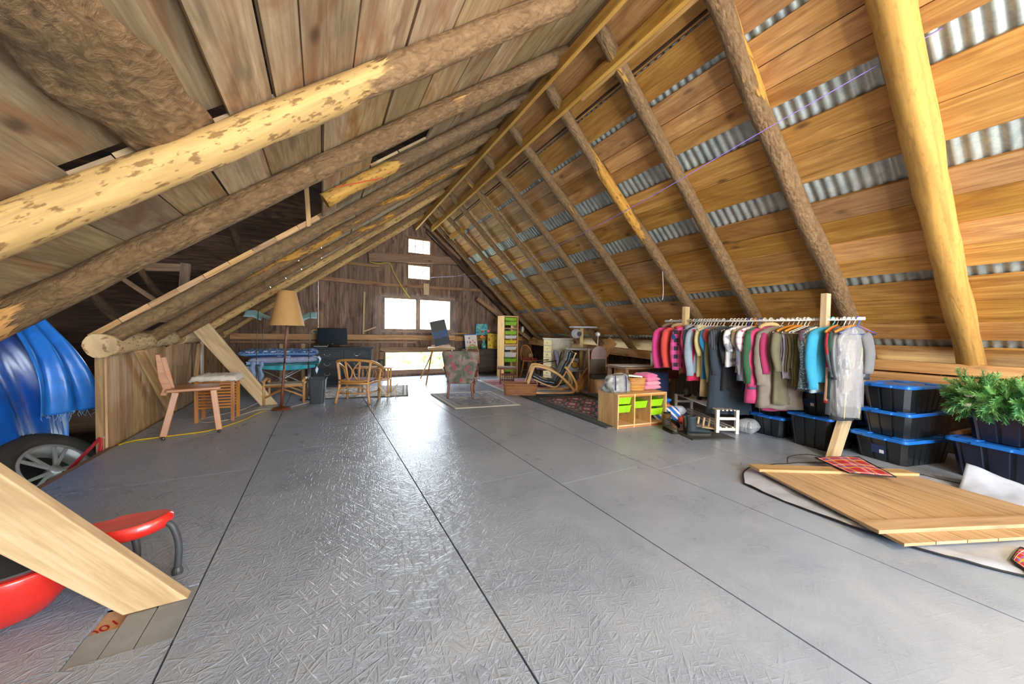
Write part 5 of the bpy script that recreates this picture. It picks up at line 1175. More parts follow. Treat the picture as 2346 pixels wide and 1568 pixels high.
# plank door lying on a blanket
A, B, C_, D = Vector((3.06, 1.56, 0)), Vector((4.02, .98, 0)), Vector((3.86, .10, 0)), Vector((2.62, .60, 0))
t = thing('plank_door', 'old plank door with two battens lying on the floor at the right', 'door', (0, 0, 0))
ax = (D - A); ax = Vector((ax.x, ax.y, 0)); 
mb = MB()
def dp(u, v, z): p = A.lerp(D, u).lerp(B.lerp(C_, u), v); return Vector((p.x, p.y, z))
nb = 7
for i in range(nb):
    v0, v1 = i / nb + .002, (i + 1) / nb - .002; g = .003
    mb.hexa([dp(.02, v0, .034), dp(.98, v0, .034), dp(.98, v1, .034), dp(.02, v1, .034), dp(.02, v0, .05), dp(.98, v0, .05), dp(.98, v1, .05), dp(.02, v1, .05)])
mb.build('door_boards', M['panel'], t)
for u0, u1 in ((-.01, .10), (.80, .90)):
    mb = MB(); mb.hexa([dp(u0, -.03, .05), dp(u1, -.03, .05), dp(u1, 1.02, .05), dp(u0, 1.02, .05), dp(u0, -.03, .072), dp(u1, -.03, .072), dp(u1, 1.02, .072), dp(u0, 1.02, .072)]); mb.build('batten', M['panel'], t, bevel=.003)
# picnic blanket: silver backing up, plaid corners showing
t = thing('picnic_blanket', 'silver-backed picnic blanket with black edge spread under the plank door', 'blanket', (0, 0, 0))
bp = [(2.76, 1.47), (3.10, 1.62), (3.6, 1.5), (4.05, 1.25), (4.2, .9), (4.3, .55), (4.25, .1), (3.3, -.1), (2.98, .12), (2.86, .30), (2.74, .56), (2.70, .80), (2.70, 1.04), (2.72, 1.28)]
cen = Vector((3.45, .7)); ring0 = smooth_pts([(x, y, 0) for x, y in bp + [bp[0]]], 5)[:-1]
def bz(p, k):
    e = .012 + .010 * noise.noise(Vector((p.x * 5, p.y * 5, 0))) + .006 * noise.noise(Vector((p.x * 14, p.y * 14, 3)))
    return max(.006, e)
mb = MB(); rings = []
for k in range(14):
    f = 1 - k / 14; rings.append([(cen.x + (p.x - cen.x) * f, cen.y + (p.y - cen.y) * f, bz(Vector((cen.x + (p.x - cen.x) * f, cen.y + (p.y - cen.y) * f, 0)), k) + (.045 * max(0, noise.noise(Vector((p.x * 3, p.y * 3, 8)))) if k == 1 and p.x < 3.2 and p.y < 1.3 else 0)) for p in ring0])
loft(mb, rings, cap0=False, cap1=True)
sil = plain('silver_backing', '#b3bdd0', .3, metal=.1, bmp=.7, bs=12); mb.build('silver_side', sil, t, smooth=True)
mb = MB(); mb.tube([(p[0], p[1], p[2]) for p in rings[0]], .0055, 6, closed=True); mb.build('binding', P('#17181c', .7), t, smooth=True)
m, nt, b = newmat('red_tartan'); uv = nd(nt, 'ShaderNodeUVMap').outputs[0]; s = nd(nt, 'ShaderNodeSeparateXYZ'); lk(nt, uv, s.inputs[0]); c = '#b01f2c'
def stripe(ch, per, off, wd): return mathn(nt, 'LESS_THAN', mathn(nt, 'ABSOLUTE', mathn(nt, 'SUBTRACT', mathn(nt, 'FRACT', mathn(nt, 'ADD', mathn(nt, 'MULTIPLY', ch, per), off)), .5)), wd)
for ch in (0, 1):
    for off, wd, col, op in ((0, .05, '#d8a03a', .8), (.12, .03, '#3f6ac0', .8), (.35, .018, '#e6d8d0', .9), (.45, .012, '#e6d8d0', .9)): c = mix(nt, mathn(nt, 'MULTIPLY', stripe(s.outputs[ch], 2.2, off, wd), op), c, col)
lk(nt, c, b.inputs['Base Color']); b.inputs['Roughness'].default_value = .9; M['tartan'] = m
def corner(name, a, b_, c, d, z0, lab):
    t = thing(name, lab, 'blanket'); A_, B_, C2, D_2 = [Vector(p) for p in (a, b_, c, d)]
    mb = MB(); mb.grid(lambda u, v: tuple(A_.lerp(B_, u).lerp(D_2.lerp(C2, u), v) + Vector((0, 0, z0 + .012 * math.sin(PI * u) + .006 * noise.noise(Vector((u * 5, v * 5, 2)))))), 24, 16); mb.build('tartan_side', m, t, smooth=True, solid=.004)
    e = []
    for (p, q) in ((A_, B_), (B_, C2), (C2, D_2), (D_2, A_)):
        for i in range(12): e.append(p.lerp(q, i / 12))
    mb = MB(); mb.tube([(p.x, p.y, p.z + z0 + .004) for p in e], .005, 6, closed=True); mb.build('binding', P('#17181c', .7), t); return t
corner('tartan_corner', (3.68, 1.40, 0), (4.05, 1.24, 0), (3.72, .93, 0), (3.50, 1.12, 0), .078, 'folded-over corner of red tartan blanket lying on the top of the plank door')
corner('tartan_corner', (2.98, .34, 0), (3.2, .34, 0), (3.15, .1, 0), (2.85, .26, 0), .02, 'small red tartan fold at the near edge of the silver blanket')
def hump(u, v):
    x = 4.02 + u * .5; y = .70 - v * .42; k = max(0, 1 - abs(u - .45) * 2.1) * (1 - v * .5); return (x, y, .015 + .17 * k ** 1.7 + .01 * noise.noise(Vector((x * 12, y * 12, 0))))
mb = MB(); mb.grid(hump, 36, 26); tag(mb.build('silver_sheet', sil, smooth=True, solid=.003), 'rumpled peak of silver sheet against the right hand totes', 'sheet')
# grey foam sheet under the totes
mb = MB(); mb.box((0, 0, 0), (1.5, .75, .008)); o = mb.build('floor_sheet', P('#8d968f', .7)); o.location = (4.35, 1.0, .005); o.rotation_euler = (0, 0, R(-40)); o.hide_render = False
COL.objects.unlink(o); bpy.data.objects.remove(o)
# ---- white shoe rack bench, shoes and bags
t = thing('white_shoe_bench', 'low white wooden shoe bench under the hanging clothes', 'bench', (0, 0, 0))
wp = P('#dcd9cf', .5); a = Vector((3.93, 2.40, 0)); b_ = Vector((4.42, 3.3, 0)); d = (b_ - a).normalized(); nrm = Vector((d.y, -d.x, 0))
for e in (a, b_):
    for s in (0, .22): p = e + nrm * s; mb = MB(); mb.box((p.x, p.y, .135), (.035, .035, .27), rz=math.atan2(d.y, d.x)); mb.build('leg', wp, t)
    mb = MB(); mb.beam(e + Vector((0, 0, .17)), e + nrm * .22 + Vector((0, 0, .17)), .02, .03); mb.beam(e + Vector((0, 0, .05)), e + nrm * .22 + Vector((0, 0, .05)), .02, .03); mb.build('end_rail', wp, t)
for k in range(5): s = .02 + k * .045; mb = MB(); mb.beam(a + nrm * s + Vector((0, 0, .262)), b_ + nrm * s + Vector((0, 0, .262)), .02, .014); mb.build('slat', wp, t)
for k in range(3): s = .04 + k * .07; mb = MB(); mb.beam(a + nrm * s + Vector((0, 0, .07)), b_ + nrm * s + Vector((0, 0, .07)), .018, .012); mb.build('lower_slat', wp, t)
def boot(loc, rz, L, H, col, solec, lab, shaft=1.0, lace=None, ro=None, group='shoes on the floor'):
    t = thing('boot' if H > .12 else 'shoe', lab, 'shoe', loc, rz, group, rot=ro)
    def prof(y, k):   # foot outline half width at y in 0..1
        return (.30 + .12 * math.sin(PI * min(1, y * 1.05)) - .1 * (y < .12) + .05 * (y > .55)) * L * .38 * k
    ring0 = []
    ys = [0, .04, .12, .25, .4, .55, .7, .85, .95, 1.0]
    def outline(k, z, back=0, front=1.0):
        pts = []
        for y in ys: pts.append((prof(y, k) * (1 if 0 < y < 1 else .4), (back + (front - back) * y) * L - L * .35, z))
        for y in ys[::-1]: pts.append((-prof(y, k) * (1 if 0 < y < 1 else .4), (back + (front - back) * y) * L - L * .35, z))
        return pts
    mb = MB(); loft(mb, [outline(1.0, 0), outline(1.06, .008), outline(1.06, .022), outline(1.0, .026)]); mb.build('sole', P(solec, .8), t)
    mb = MB(); R_ = []; hw_ = L * .165; fh = min(H * .62, L * .34)
    for i in range(15):
        f = i / 14; y = L * (-.345 + .99 * f); top = (.03 + (fh - .03) * (1 - min(1, max(0, (f - .32) / .68)) ** 1.15 * .52)) * (1 if 0 < i < 14 else .72); top = max(top, .05 if 0 < i < 14 else .04)
        w = hw_ * (.82 + .3 * math.sin(PI * min(1, .25 + f * .75))) * (.45 if i in (0, 14) else (.8 if i in (1, 13) else 1)); q = []
        for k in range(18):
            a_ = 2 * PI * k / 18; z = .022 + (top - .022) * (.5 + .5 * math.sin(a_)) ** (.8); q.append((w * math.cos(a_) * (1 - .25 * max(0, math.sin(a_))), y, z))
        R_.append(q)
    loft(mb, R_); up = mb.build('upper', P(col, .75, bmp=.3, bs=30), t, smooth=True)
    mb = MB(); ry_ = L * .20; yc = -L * .14; R_ = []
    for i in range(8):
        f = i / 7; z = fh * .55 + (H - fh * .55) * f; k2 = (1.0 - .1 * math.sin(PI * f)) * (1 + .04 * math.sin(i * 2.3)); R_.append([(hw_ * .92 * k2 * math.cos(2 * PI * k / 20), yc + ry_ * k2 * math.sin(2 * PI * k / 20) - .01 * f, z + .006 * math.sin(2 * PI * k / 20)) for k in range(20)])
    loft(mb, R_, cap0=False, cap1=False); mb.build('shaft', P(col, .7, bmp=.35, bs=24), t, smooth=True, solid=.008)
    if lace:
        mb = MB()
        for i in range(4): z = .07 + i * .022; y = L * (.20 - .055 * i); mb.tube([(-.022, y - .008, z - .004), (0, y, z + .012), (.022, y - .008, z - .004)], .004, 5)
        mb.build('laces', P(lace, .8), t)
    return t
boot((3.60, 2.44, .012), R(-118), .26, .21, '#26343b', '#3d3f38', 'tall dark slate winter boot in front, nearest the viewer', lace=None)
boot((3.75, 2.60, .012), R(-110), .24, .15, '#5f544c', '#2b2824', 'brown-grey laced boot just behind the dark winter boot', lace='#b3a294')
boot((3.63, 2.80, 0), R(-205), .26, .15, '#7d5c3c', '#2c2b22', 'tan and black hiking boot pointing left', lace='#2a2a28')
boot((3.52, 2.72, 0), R(-200), .24, .12, '#4a4636', '#25261f', 'olive and brown hiking shoe at the left end of the shoes', lace='#1e1e1c')
boot((3.77, 2.90, 0), R(-190), .24, .15, '#1d1f22', '#17171a', 'black boot behind the tan hiking boot', lace='#333333')
boot((3.98, 2.86, .0), R(-100), .2, .09, '#c8452f', '#7d2a20', 'bright red-orange shoe on the wooden peg rack')
mb = MB(); mb.box((3.72, 2.42, .006), (.5, .34, .012), rz=R(-20)); tag(mb.build('boot_mat', P('#3a3d3d', .8), bevel=.003), 'dark rubber mat under the boots by the white bench', 'mat')
for k, (x, y, z, rz, c, lab) in enumerate(((4.35, 2.9, .27, -60, '#2b2c2c', 'black boot lying on the white bench, left one'), (4.28, 2.68, .27, -90, '#22252c', 'dark blue-black shoe lying on the white bench, right one'), (4.38, 3.1, .27, -70, '#4f5048', 'grey-green shoe at the left end of the white bench'))):
    boot((x, y, z), R(rz), .19, .11, c, '#1b1b1b', lab, lace='#555555', group='shoes on the white bench')
t = thing('peg_rack', 'small pale wooden rack with upright pegs beside the boots', 'rack', (3.90, 2.58, .014), R(-62))
mb = MB(); mb.beam((-.16, 0, .03), (.16, 0, .03), .1, .012); mb.build('rail', M['pale_plank'], t)
for k in range(6): mb = MB(); mb.tube([(-.14 + k * .056, .0, .03), (-.14 + k * .056 + .01, .03, .13)], .012, 8); mb.build('peg', M['pale_plank'], t, smooth=True)
m, nt, b = newmat('striped_canvas'); tc = nd(nt, 'ShaderNodeTexCoord').outputs['Object']; s = nd(nt, 'ShaderNodeSeparateXYZ'); lk(nt, tc, s.inputs[0])
lk(nt, mix(nt, mathn(nt, 'GREATER_THAN', mathn(nt, 'SINE', mathn(nt, 'MULTIPLY', mathn(nt, 'ADD', s.outputs[0], s.outputs[2]), 75)), .35), '#2f6fc0', '#dfe4ea'), b.inputs['Base Color']); b.inputs['Roughness'].default_value = .8
mb = pillow_mesh(.34, .26, .2, 4, 2, 26, 22, .02, 8); o = mb.build('striped_bag', m, smooth=True); o.location = (3.88, 3.05, .0); o.rotation_euler = (R(0), R(0), R(-40)); tag(o, 'blue and white striped bag slumped beside the pine unit', 'bag')
mb = pillow_mesh(.16, .12, .05, 3, 4, 16, 14, .012, 20); o = mb.build('brown_pouch', P('#a8684a', .7), smooth=True); o.location = (3.84, 3.04, .19); o.rotation_euler = (R(10), 0, R(-30)); tag(o, 'small rust brown leather pouch on top of the striped bag', 'pouch')
mb = pillow_mesh(.16, .14, .12, 3, 4, 16, 14, .012, 20); o = mb.build('white_bundle', P('#c9cfdd', .7), smooth=True); o.location = (4.10, 3.02, .06); tag(o, 'pale lilac bundle right of the striped bag', 'bundle')
t = thing('blue_plastic_box', 'blue plastic box with lid behind the striped bag', 'box', (4.05, 3.4, 0), R(-20))
mb = MB(); loft(mb, [[(x, y, z) for x, y in rr_poly(w, d_, .03)] for z, w, d_ in ((0, .17, .13), (.2, .19, .15), (.2, .20, .16), (.215, .2, .16))]); mb.build('box_body', P('#1f62b8', .35), t); mb = MB(); mb.prism(rr_poly(.205, .165, .03), .02, 'z', .215); mb.build('lid', P('#3f86d8', .35), t, bevel=.004)
t = thing('navy_suitcase', 'navy fabric suitcase standing behind the blue box', 'suitcase', (4.25, 3.48, .0), R(-20))
mb = MB(); mb.box((0, .12, .28), (.42, .16, .56)); mb.build('case_body', P('#2c3a66', .7), t, bevel=.02); mb = MB(); mb.box((-.02, .035, .3), (.03, .012, .2)); mb.build('strap', BLK, t); mb = MB(); mb.tube([(-.06, .12, .56), (-.06, .12, .6), (.06, .12, .6), (.06, .12, .56)], .008, 6); mb.build('handle', BLK, t)
mb = pillow_mesh(.2, .2, .16, 3, 4, 16, 14, .02, 12); o = mb.build('clear_bag', film('clear_plastic_bag', '#cfd3da', .55), smooth=True); o.location = (4.28, 2.26, 0); tag(o, 'clear plastic bag of bits between the white bench and the small tote', 'bag')
# ---- clothes rail
t = thing('clothes_rail', 'long white pole hung from two timber uprights, carrying the clothes', 'rail', (4.2, 2.3, 0))
mb = MB(); mb.tube([(.0, 1.03, 1.295), (0, 0, 1.275), (0, -1.02, 1.272)], .014, 12); mb.build('pole', P('#e6e2da', .4), t, smooth=True)
for y, z1 in ((.72, 1.46), (-.74, 1.50)): mb = MB(); mb.box((.0, y, (1.2 + z1) / 2 + .0), (.09, .045, z1 - 1.17)); mb.build('upright', M['pale_plank'], t)
RZ = 1.283
hang_col = {'w': P('#e4e2dc', .35), 'g': P('#c7ccd0', .3, metal=.8), 'b': P('#3f55b8', .35), 't': P('#4fc0c8', .35), 'wood': M['honey'], 'p': P('#d46a9a', .4), 'o': P('#e07a2a', .4), 'k': P('#22242a', .4)}
hp = {}
def hanger(y, rz, kind, lab):
    if kind not in hp:
        t = thing('clothes_hanger', lab, 'hanger', (4.2, y, RZ), rz, 'hangers on the rail'); r = .0045 if kind not in ('g', 'wood') else .003
        mb = MB(); mb.tube([(.0, 0, -.06), (0, 0, -.045), (.012, 0, -.03), (.019, 0, -.01), (.019, 0, .006), (.011, 0, .019), (-.004, 0, .022), (-.016, 0, .012), (-.019, 0, .0)], r if kind != 'wood' else .003, 6); mb.build('hook', hang_col[kind] if kind != 'wood' else hang_col['g'], t, smooth=True)
        mb = MB()
        if kind == 'wood':
            mb.tube(smooth_pts([(-.18, 0, -.12), (-.1, 0, -.085), (0, 0, -.062), (.1, 0, -.085), (.18, 0, -.12)]), .012, 8, sx=1.1, sy=.6)
        else: mb.tube([(0, 0, -.06), (.17, 0, -.125), (.175, 0, -.135), (-.175, 0, -.135), (-.17, 0, -.125)], r, 6, closed=True)
        mb.build('hanger_arms', hang_col[kind], t, smooth=True); hp[kind] = t; return t
    c = copy_tree(hp[kind]); c.location = (4.2, y, RZ); c.rotation_euler = (0, 0, rz); c['label'] = lab; return c
def garment(y, rz, kind_, col, L, lab, hw=.17, th=.035, sleeve=.5, cat='jacket', hk='w', fur=None, mat=None, trim=None, name=None, puff=0, collar=None, flare=1.0, seed=None, hklab=None, lean=0):
    seed = seed if seed is not None else y * 31
    hanger(y, rz, hk, hklab or ' '.join(('hanger holding the ' + lab).replace(',', '').split()[:16]))
    nm = name or {'jacket': 'hanging_jacket', 'shirt': 'hanging_shirt', 'dress': 'hanging_dress', 'coat': 'hanging_coat', 'trousers': 'folded_trousers'}.get(cat, 'hanging_garment')
    t = thing(nm, lab, cat, (4.2, y, RZ - .07), rz, 'clothes on the rail'); m_ = mat or cloth(col)
    if cat == 'trousers':
        mb = MB()
        def fn(u, v):
            # folded over the bar: front down, over, back down
            s = u * 2 - 1; z = -.07 - L * abs(s) ** 1.0; off = .012 * (1 if s > 0 else -1) * min(1, abs(s) * 8); x = (v - .5) * hw * 1.5
            return (x + .006 * math.sin(z * 20), off + th * .25 * math.sin(v * 14 + seed) * min(1, abs(s) * 3), z + .008 * math.sin(v * 9 + seed) * abs(s))
        mb.grid(fn, 30, 26); mb.build('trouser_legs', m_, t, smooth=True, solid=.006); return t
    N = 40; K = 16; rings = []
    for i in range(K + 1):
        f = i / K; z = -L * f + .0
        if f < .12: w = hw * (.30 + .70 * (f / .12) ** .75); zz = -.0 - .055 * (f / .12) ** 1.3
        else: w = hw * (1 - .06 * math.sin(PI * (f - .12)) + (flare - 1) * (f - .12)); zz = -.055 - (L - .055) * (f - .12) / .88
        pts = []
        for k in range(N):
            a = 2 * PI * k / N; ca, sa = math.cos(a), math.sin(a)
            x = w * abs(ca) ** .75 * (1 if ca > 0 else -1); fold = (.35 + .9 * f) * noise.noise(Vector((x * 16, f * 1.6, seed + (3 if sa > 0 else 0)))) * .035
            d = th * (.75 + .35 * f) * abs(sa) ** .6 * (1 if sa > 0 else -1) * (.8 if f < .1 else 1)
            if puff: d *= 1 + puff * abs(math.sin(f * L * 42)); x *= 1 + puff * .12 * abs(math.sin(f * L * 42))
            pts.append((x + lean * f, d + fold * abs(sa), zz + .012 * noise.noise(Vector((x * 9, seed, 1))) * f))
        rings.append(pts)
    mb = MB(); loft(mb, rings, cap0=True, cap1=False); mb.build('garment_body', m_, t, smooth=True, solid=.004)
    if sleeve:
        for s in (-1, 1):
            pts = []; rad = []
            SL = sleeve * L
            for i in range(13):
                f = i / 12; pts.append((s * (hw * .80 + .035 * math.sin(PI * min(1, f * 1.1)) * .9 + .015 * f) + lean * f, -.012 - .03 * f + .008 * noise.noise(Vector((f * 3, seed, s))), -.055 - SL * f))
                rr_ = (.050 - .012 * f) * (1 + (puff * .5 * abs(math.sin(f * SL * 42)) if puff else .06 * noise.noise(Vector((f * 6, seed, s + 5))))); rad.append(rr_ * (.7 if i == 0 else 1))
            mb = MB(); mb.tube(pts, rad, 14, sx=1.1, sy=.62, up=(1, 0, 0), cap=True); mb.build('sleeve', m_, t, smooth=True)
            if trim and s < 0 and trim != 'pipe': mb = MB(); mb.tube([pts[-1], (pts[-1][0], pts[-1][1], pts[-1][2] - .02)], rad[-1] * .95, 12, sx=1.1, sy=.62, up=(1, 0, 0)); mb.build('cuff', P(trim, .8), t, smooth=True)
    if trim == 'pipe':
        for s in (-1, 1): mb = MB(); mb.tube(smooth_pts([(s * hw * .35, -th * .9, -.03), (s * hw * .55, -th * 1.25 - .01, -.2), (s * hw * .4, -th * 1.3 - .012, -.4), (s * hw * .5, -th * 1.3 - .012, -L * .98)]), .0035, 5); mb.build('piping', P('#cfc23a', .5), t)
    if fur:
        mb = MB(); random.seed(int(seed))
        for k in range(420):
            a = random.uniform(-.3, PI + .3); c = Vector((math.cos(a) * .085 - .03, -.03 - .03 * math.sin(a), .0 + .035 * math.sin(a) - .01)); dd = Vector((random.gauss(0, 1), random.gauss(0, 1), random.gauss(0, 1))).normalized() * random.uniform(.018, .034)
            w = dd.cross(Vector((0, 0, 1))).normalized() * .003
            mb._add([c - w, c + w, c + dd], [(0, 1, 2)], [[(0, 0), (1, 0), (1, 1)]])
        mb.tube([(math.cos(a) * .085 - .03, -.03 - .03 * math.sin(a), .035 * math.sin(a) - .01) for a in [PI * i / 14 for i in range(15)]], .02, 8)
        o = mb.build('fur_trim', P(fur, .95), t); tag(o, kind='stuff')
    if collar:
        mb = pillow_mesh(.15, .1, .07, 3, seed, 16, 12, .008, 20); o = mb.build('hood', cloth(collar), t, smooth=True); o.location = (-.01, -.035, -.05); o.rotation_euler = (R(25), 0, 0)
    return t
def pat(name, base, col2, sx, sz, thr, mode='check', col3=None):
    m, nt, b = newmat(name); tc = nd(nt, 'ShaderNodeTexCoord').outputs['Object']; s = nd(nt, 'ShaderNodeSeparateXYZ'); lk(nt, tc, s.inputs[0])
    a = mathn(nt, 'GREATER_THAN', mathn(nt, 'SINE', mathn(nt, 'MULTIPLY', s.outputs[0], sx)), thr); c = mathn(nt, 'GREATER_THAN', mathn(nt, 'SINE', mathn(nt, 'MULTIPLY', s.outputs[2], sz)), thr)
    if mode == 'check': k = mathn(nt, 'MULTIPLY', mathn(nt, 'ADD', a, c), .5); col = mix(nt, k, base, col2); col = mix(nt, mathn(nt, 'MULTIPLY', a, c), col, col3 or col2)
    elif mode == 'stripe': col = mix(nt, a, base, col2)
    elif mode == 'dots': vo = nt.nodes.new('ShaderNodeTexVoronoi'); vo.inputs['Scale'].default_value = sx; lk(nt, tc, vo.inputs['Vector']); col = mix(nt, ramp_f(nt, vo.outputs['Distance'], .4, .3), base, col2)
    else: col = mix(nt, ramp_f(nt, noise_tex(nt, tc, sx, 3), .5, .56), base, col2)
    lk(nt, col, b.inputs['Base Color']); b.inputs['Roughness'].default_value = .88; return m
random.seed(11)
PROM = ['magenta pink parka', 'coral red padded', 'pink and black buffalo', 'pale grey-blue jacket', 'long raspberry pink', 'quilted taupe', 'blue-grey dotted', 'turquoise blue jacket', 'grey rain jacket', 'dark grey shiny', 'forest green coat', 'long dark slate', 'charcoal ribbed', 'white shirt with grey cat', 'pale shirt with pink']
G = [
 (3.24, -20, 'coat', '#cf3f86', .56, 'magenta pink parka with brown fur hood, first at the left end of the rail', dict(fur='#7a6a52', puff=.15, sleeve=.92)),
 (3.10, -18, 'jacket', '#d2493f', .52, 'coral red padded jacket with fur-edged hood', dict(fur='#a08560', collar='#d2493f', puff=.25, sleeve=.95)),
 (3.02, -12, 'jacket', '#1f3a6a', .40, 'navy blue jacket between the red jacket and the plaid jacket', dict(hk='b')),
 (2.95, -22, 'jacket', None, .54, 'pink and black buffalo plaid jacket with grey hood', dict(mat=pat('pink_plaid', '#dc4f93', '#7d3f63', 60, 60, 0, 'check', '#2c2a30'), collar='#9b98a4', sleeve=.95, hk='g')),
 (2.90, -12, 'shirt', '#a3304a', .60, 'dark raspberry shirt behind the plaid jacket', dict(th=.025)),
 (2.86, -12, 'jacket', '#2b3a55', .48, 'dark navy jacket right of the plaid jacket', dict(hk='t')),
 (2.82, -14, 'jacket', '#23304a', .50, 'midnight blue jacket with cream collar', dict(collar='#d8cfae')),
 (2.79, -12, 'dress', '#c2204f', .68, 'crimson pink long garment hanging low under the plaid jacket', dict(th=.03, sleeve=0, flare=1.25, hw=.16)),
 (2.75, -20, 'jacket', '#8d9fae', .58, 'pale grey-blue jacket with long sleeve in front', dict(sleeve=.97, hk='w')),
 (2.71, -12, 'shirt', '#c9bf88', .62, 'khaki cream shirt beside the grey-blue jacket', dict(th=.025)),
 (2.68, -10, 'dress', '#d6c79c', .86, 'long cream garment hanging almost to the shoe bench', dict(th=.022, sleeve=0, hw=.13)),
 (2.64, -12, 'dress', '#2f8fc6', .64, 'bright sky blue garment with narrow panel', dict(th=.025, sleeve=.4)),
 (2.60, -12, 'shirt', '#b0444c', .30, 'thin red shirt beside the sky blue garment', dict(th=.02)),
 (2.56, -14, 'jacket', '#66664c', .66, 'olive green jacket with knitted cuff', dict(sleeve=.93, hk='g')),
 (2.52, -12, 'jacket', '#7e7868', .56, 'brownish grey cardigan right of the olive green jacket', dict(th=.025)),
 (2.47, -16, 'shirt', None, .40, 'charcoal ribbed knit with short sleeve', dict(mat=pat('rib', '#4c4f54', '#2a2d33', 260, 1, 0, 'stripe'), sleeve=.55, hk='k')),
 (2.43, -18, 'coat', '#2a3642', 1.02, 'long dark slate garment reaching down over the white bench', dict(hw=.19, flare=1.3, sleeve=.5, th=.045)),
 (2.39, -12, 'coat', '#1a1d24', .74, 'black coat right of the long slate garment', dict(th=.03)),
 (2.35, -14, 'shirt', None, .42, 'white shirt with mint green print', dict(mat=pat('mint', '#dfe3e0', '#8fd0b4', 16, 1, 0, 'noise'), sleeve=.55)),
 (2.31, -14, 'shirt', None, .46, 'white shirt with grey cat print', dict(mat=pat('cats', '#d7d8dc', '#8a8c96', 14, 1, 0, 'noise'), sleeve=.5, hk='w')),
 (2.27, -12, 'shirt', '#c6b89a', .36, 'beige short shirt hanging beside the cat print shirt', dict(th=.022, sleeve=.5)),
 (2.24, -12, 'shirt', '#8f8c90', .52, 'mid grey shirt among the white ones', dict(th=.022, hk='b')),
 (2.21, -12, 'shirt', None, .60, 'blue and white striped long shirt', dict(mat=pat('bluestripe', '#ccd3e0', '#8f9cbc', 210, 1, .2, 'stripe'), hk='w', sleeve=.9)),
 (2.17, -14, 'shirt', None, .44, 'pale shirt with pink and lilac plaid', dict(mat=pat('lplaid', '#ddd9e0', '#c68a9c', 90, 90, .6, 'check', '#b0566c'), sleeve=.5, hk='o')),
 (2.13, -12, 'shirt', '#cdd3dd', .62, 'pale blue-white plain shirt', dict(th=.024, hk='b')),
 (2.08, -14, 'coat', '#2d5a3c', .62, 'forest green coat left of the long pink parka', dict(hw=.17, hk='w', sleeve=.9)),
 (2.02, -22, 'coat', '#c23f74', .82, 'long raspberry pink parka with tan fur collar', dict(fur='#c9a878', puff=.12, sleeve=.72, trim='#4a5a6a', hw=.19, th=.05, flare=1.15)),
 (1.96, -14, 'coat', '#9a2a58', .88, 'dark magenta coat hanging lowest beside the raspberry parka', dict(th=.03, sleeve=.5, hk='k')),
 (1.92, -24, 'coat', '#857c72', .85, 'quilted taupe grey puffer coat', dict(puff=.35, sleeve=.66, hw=.19, th=.05, hk='g')),
 (1.86, -12, 'coat', '#6d6a52', .80, 'long olive drab coat right of the taupe puffer', dict(th=.03, hk='g')),
 (1.82, -14, 'trousers', '#b4b6d2', .46, 'pale lavender trousers folded over a wooden hanger', dict(hk='wood')),
 (1.78, -14, 'trousers', '#8d8468', .38, 'khaki trousers folded over a white hanger', dict(hk='w')),
 (1.75, -14, 'trousers', '#7c7868', .34, 'taupe pleated trousers folded over a wooden hanger', dict(hk='wood')),
 (1.72, -14, 'trousers', '#6f6c3c', .52, 'olive trousers folded over a white hanger, left one', dict(hk='w')),
 (1.69, -14, 'trousers', '#4d4f3a', .56, 'dark green trousers folded over a white hanger, right one', dict(hk='w')),
 (1.64, -12, 'shirt', '#5f3a4c', .30, 'plum coloured shirt hanging left of the sage grey jacket', dict(th=.02, hk='g')),
 (1.62, -14, 'jacket', '#7d8474', .52, 'sage grey jacket hanging just left of the dotted blouse dress', dict(hk='g')),
 (1.60, -14, 'shirt', '#dad8d2', .60, 'off-white shirt next to the dotted blouse', dict(th=.022, hk='g')),
 (1.62, -18, 'dress', None, .60, 'blue-grey dotted blouse dress with flared hem', dict(mat=pat('dots', '#4f6e80', '#d3d9dc', 90, 1, 0, 'dots'), sleeve=.75, hk='g', flare=1.2, hw=.18)),
 (1.56, -10, 'dress', '#aac6cf', .62, 'pale aqua blouse behind the dotted dress', dict(th=.02, sleeve=0, hk='g')),
 (1.50, -26, 'jacket', '#2b93ba', .52, 'turquoise blue jacket with broad sleeve', dict(sleeve=1.02, hw=.18, th=.04, hk='t')),
 (1.47, -4, 'shirt', None, .70, 'red, white and cream block-coloured shirt', dict(mat=pat('block', '#b8343c', '#dccab0', 12, 9, .2, 'check'), th=.025, hk='wood')),
 (1.445, -4, 'jacket', '#24483a', .66, 'bottle green jacket behind the rain jackets', dict(th=.025, hk='k')),
 (1.42, -10, 'jacket', '#5c6670', .80, 'grey rain jacket with yellow piping, left of the upright', dict(trim='pipe', hk='w', th=.035)),
 (1.39, -12, 'jacket', '#474b52', .84, 'dark grey shiny rain jacket with yellow piping', dict(trim='pipe', hk='g', th=.035, mat=P('#3e4248', .35, bmp=.4, bs=20))),
 (1.355, -14, 'jacket', '#6f7278', .72, 'mid grey jacket next to the plastic garment bag', dict(hk='wood', th=.03)),
]
RZ0 = 1.283
for (y, rz, cat, col, L, lab, kw) in G:
    RZ = 1.268 + .013 * (y - 1.3)
    k_ = 1.75 if cat in ('jacket', 'coat') else 1.45
    big = any(lab.startswith(q) for q in PROM); kw['hw'] = (.205 if big else .15) if 'hw' not in kw or big else kw['hw']
    if lab.startswith('turquoise'): kw['hw'] = .22; k_ = 1.15
    if 'yellow piping' in lab: kw['hw'] = .155
    if lab.startswith('mid grey jacket next'): kw['hw'] = .12
    if lab.startswith('blue-grey dotted'): kw['hw'] = .165; k_ = .9
    garment(y, R(rz * k_), cat, col, L, lab, cat=cat, **kw)
RZ = 1.268
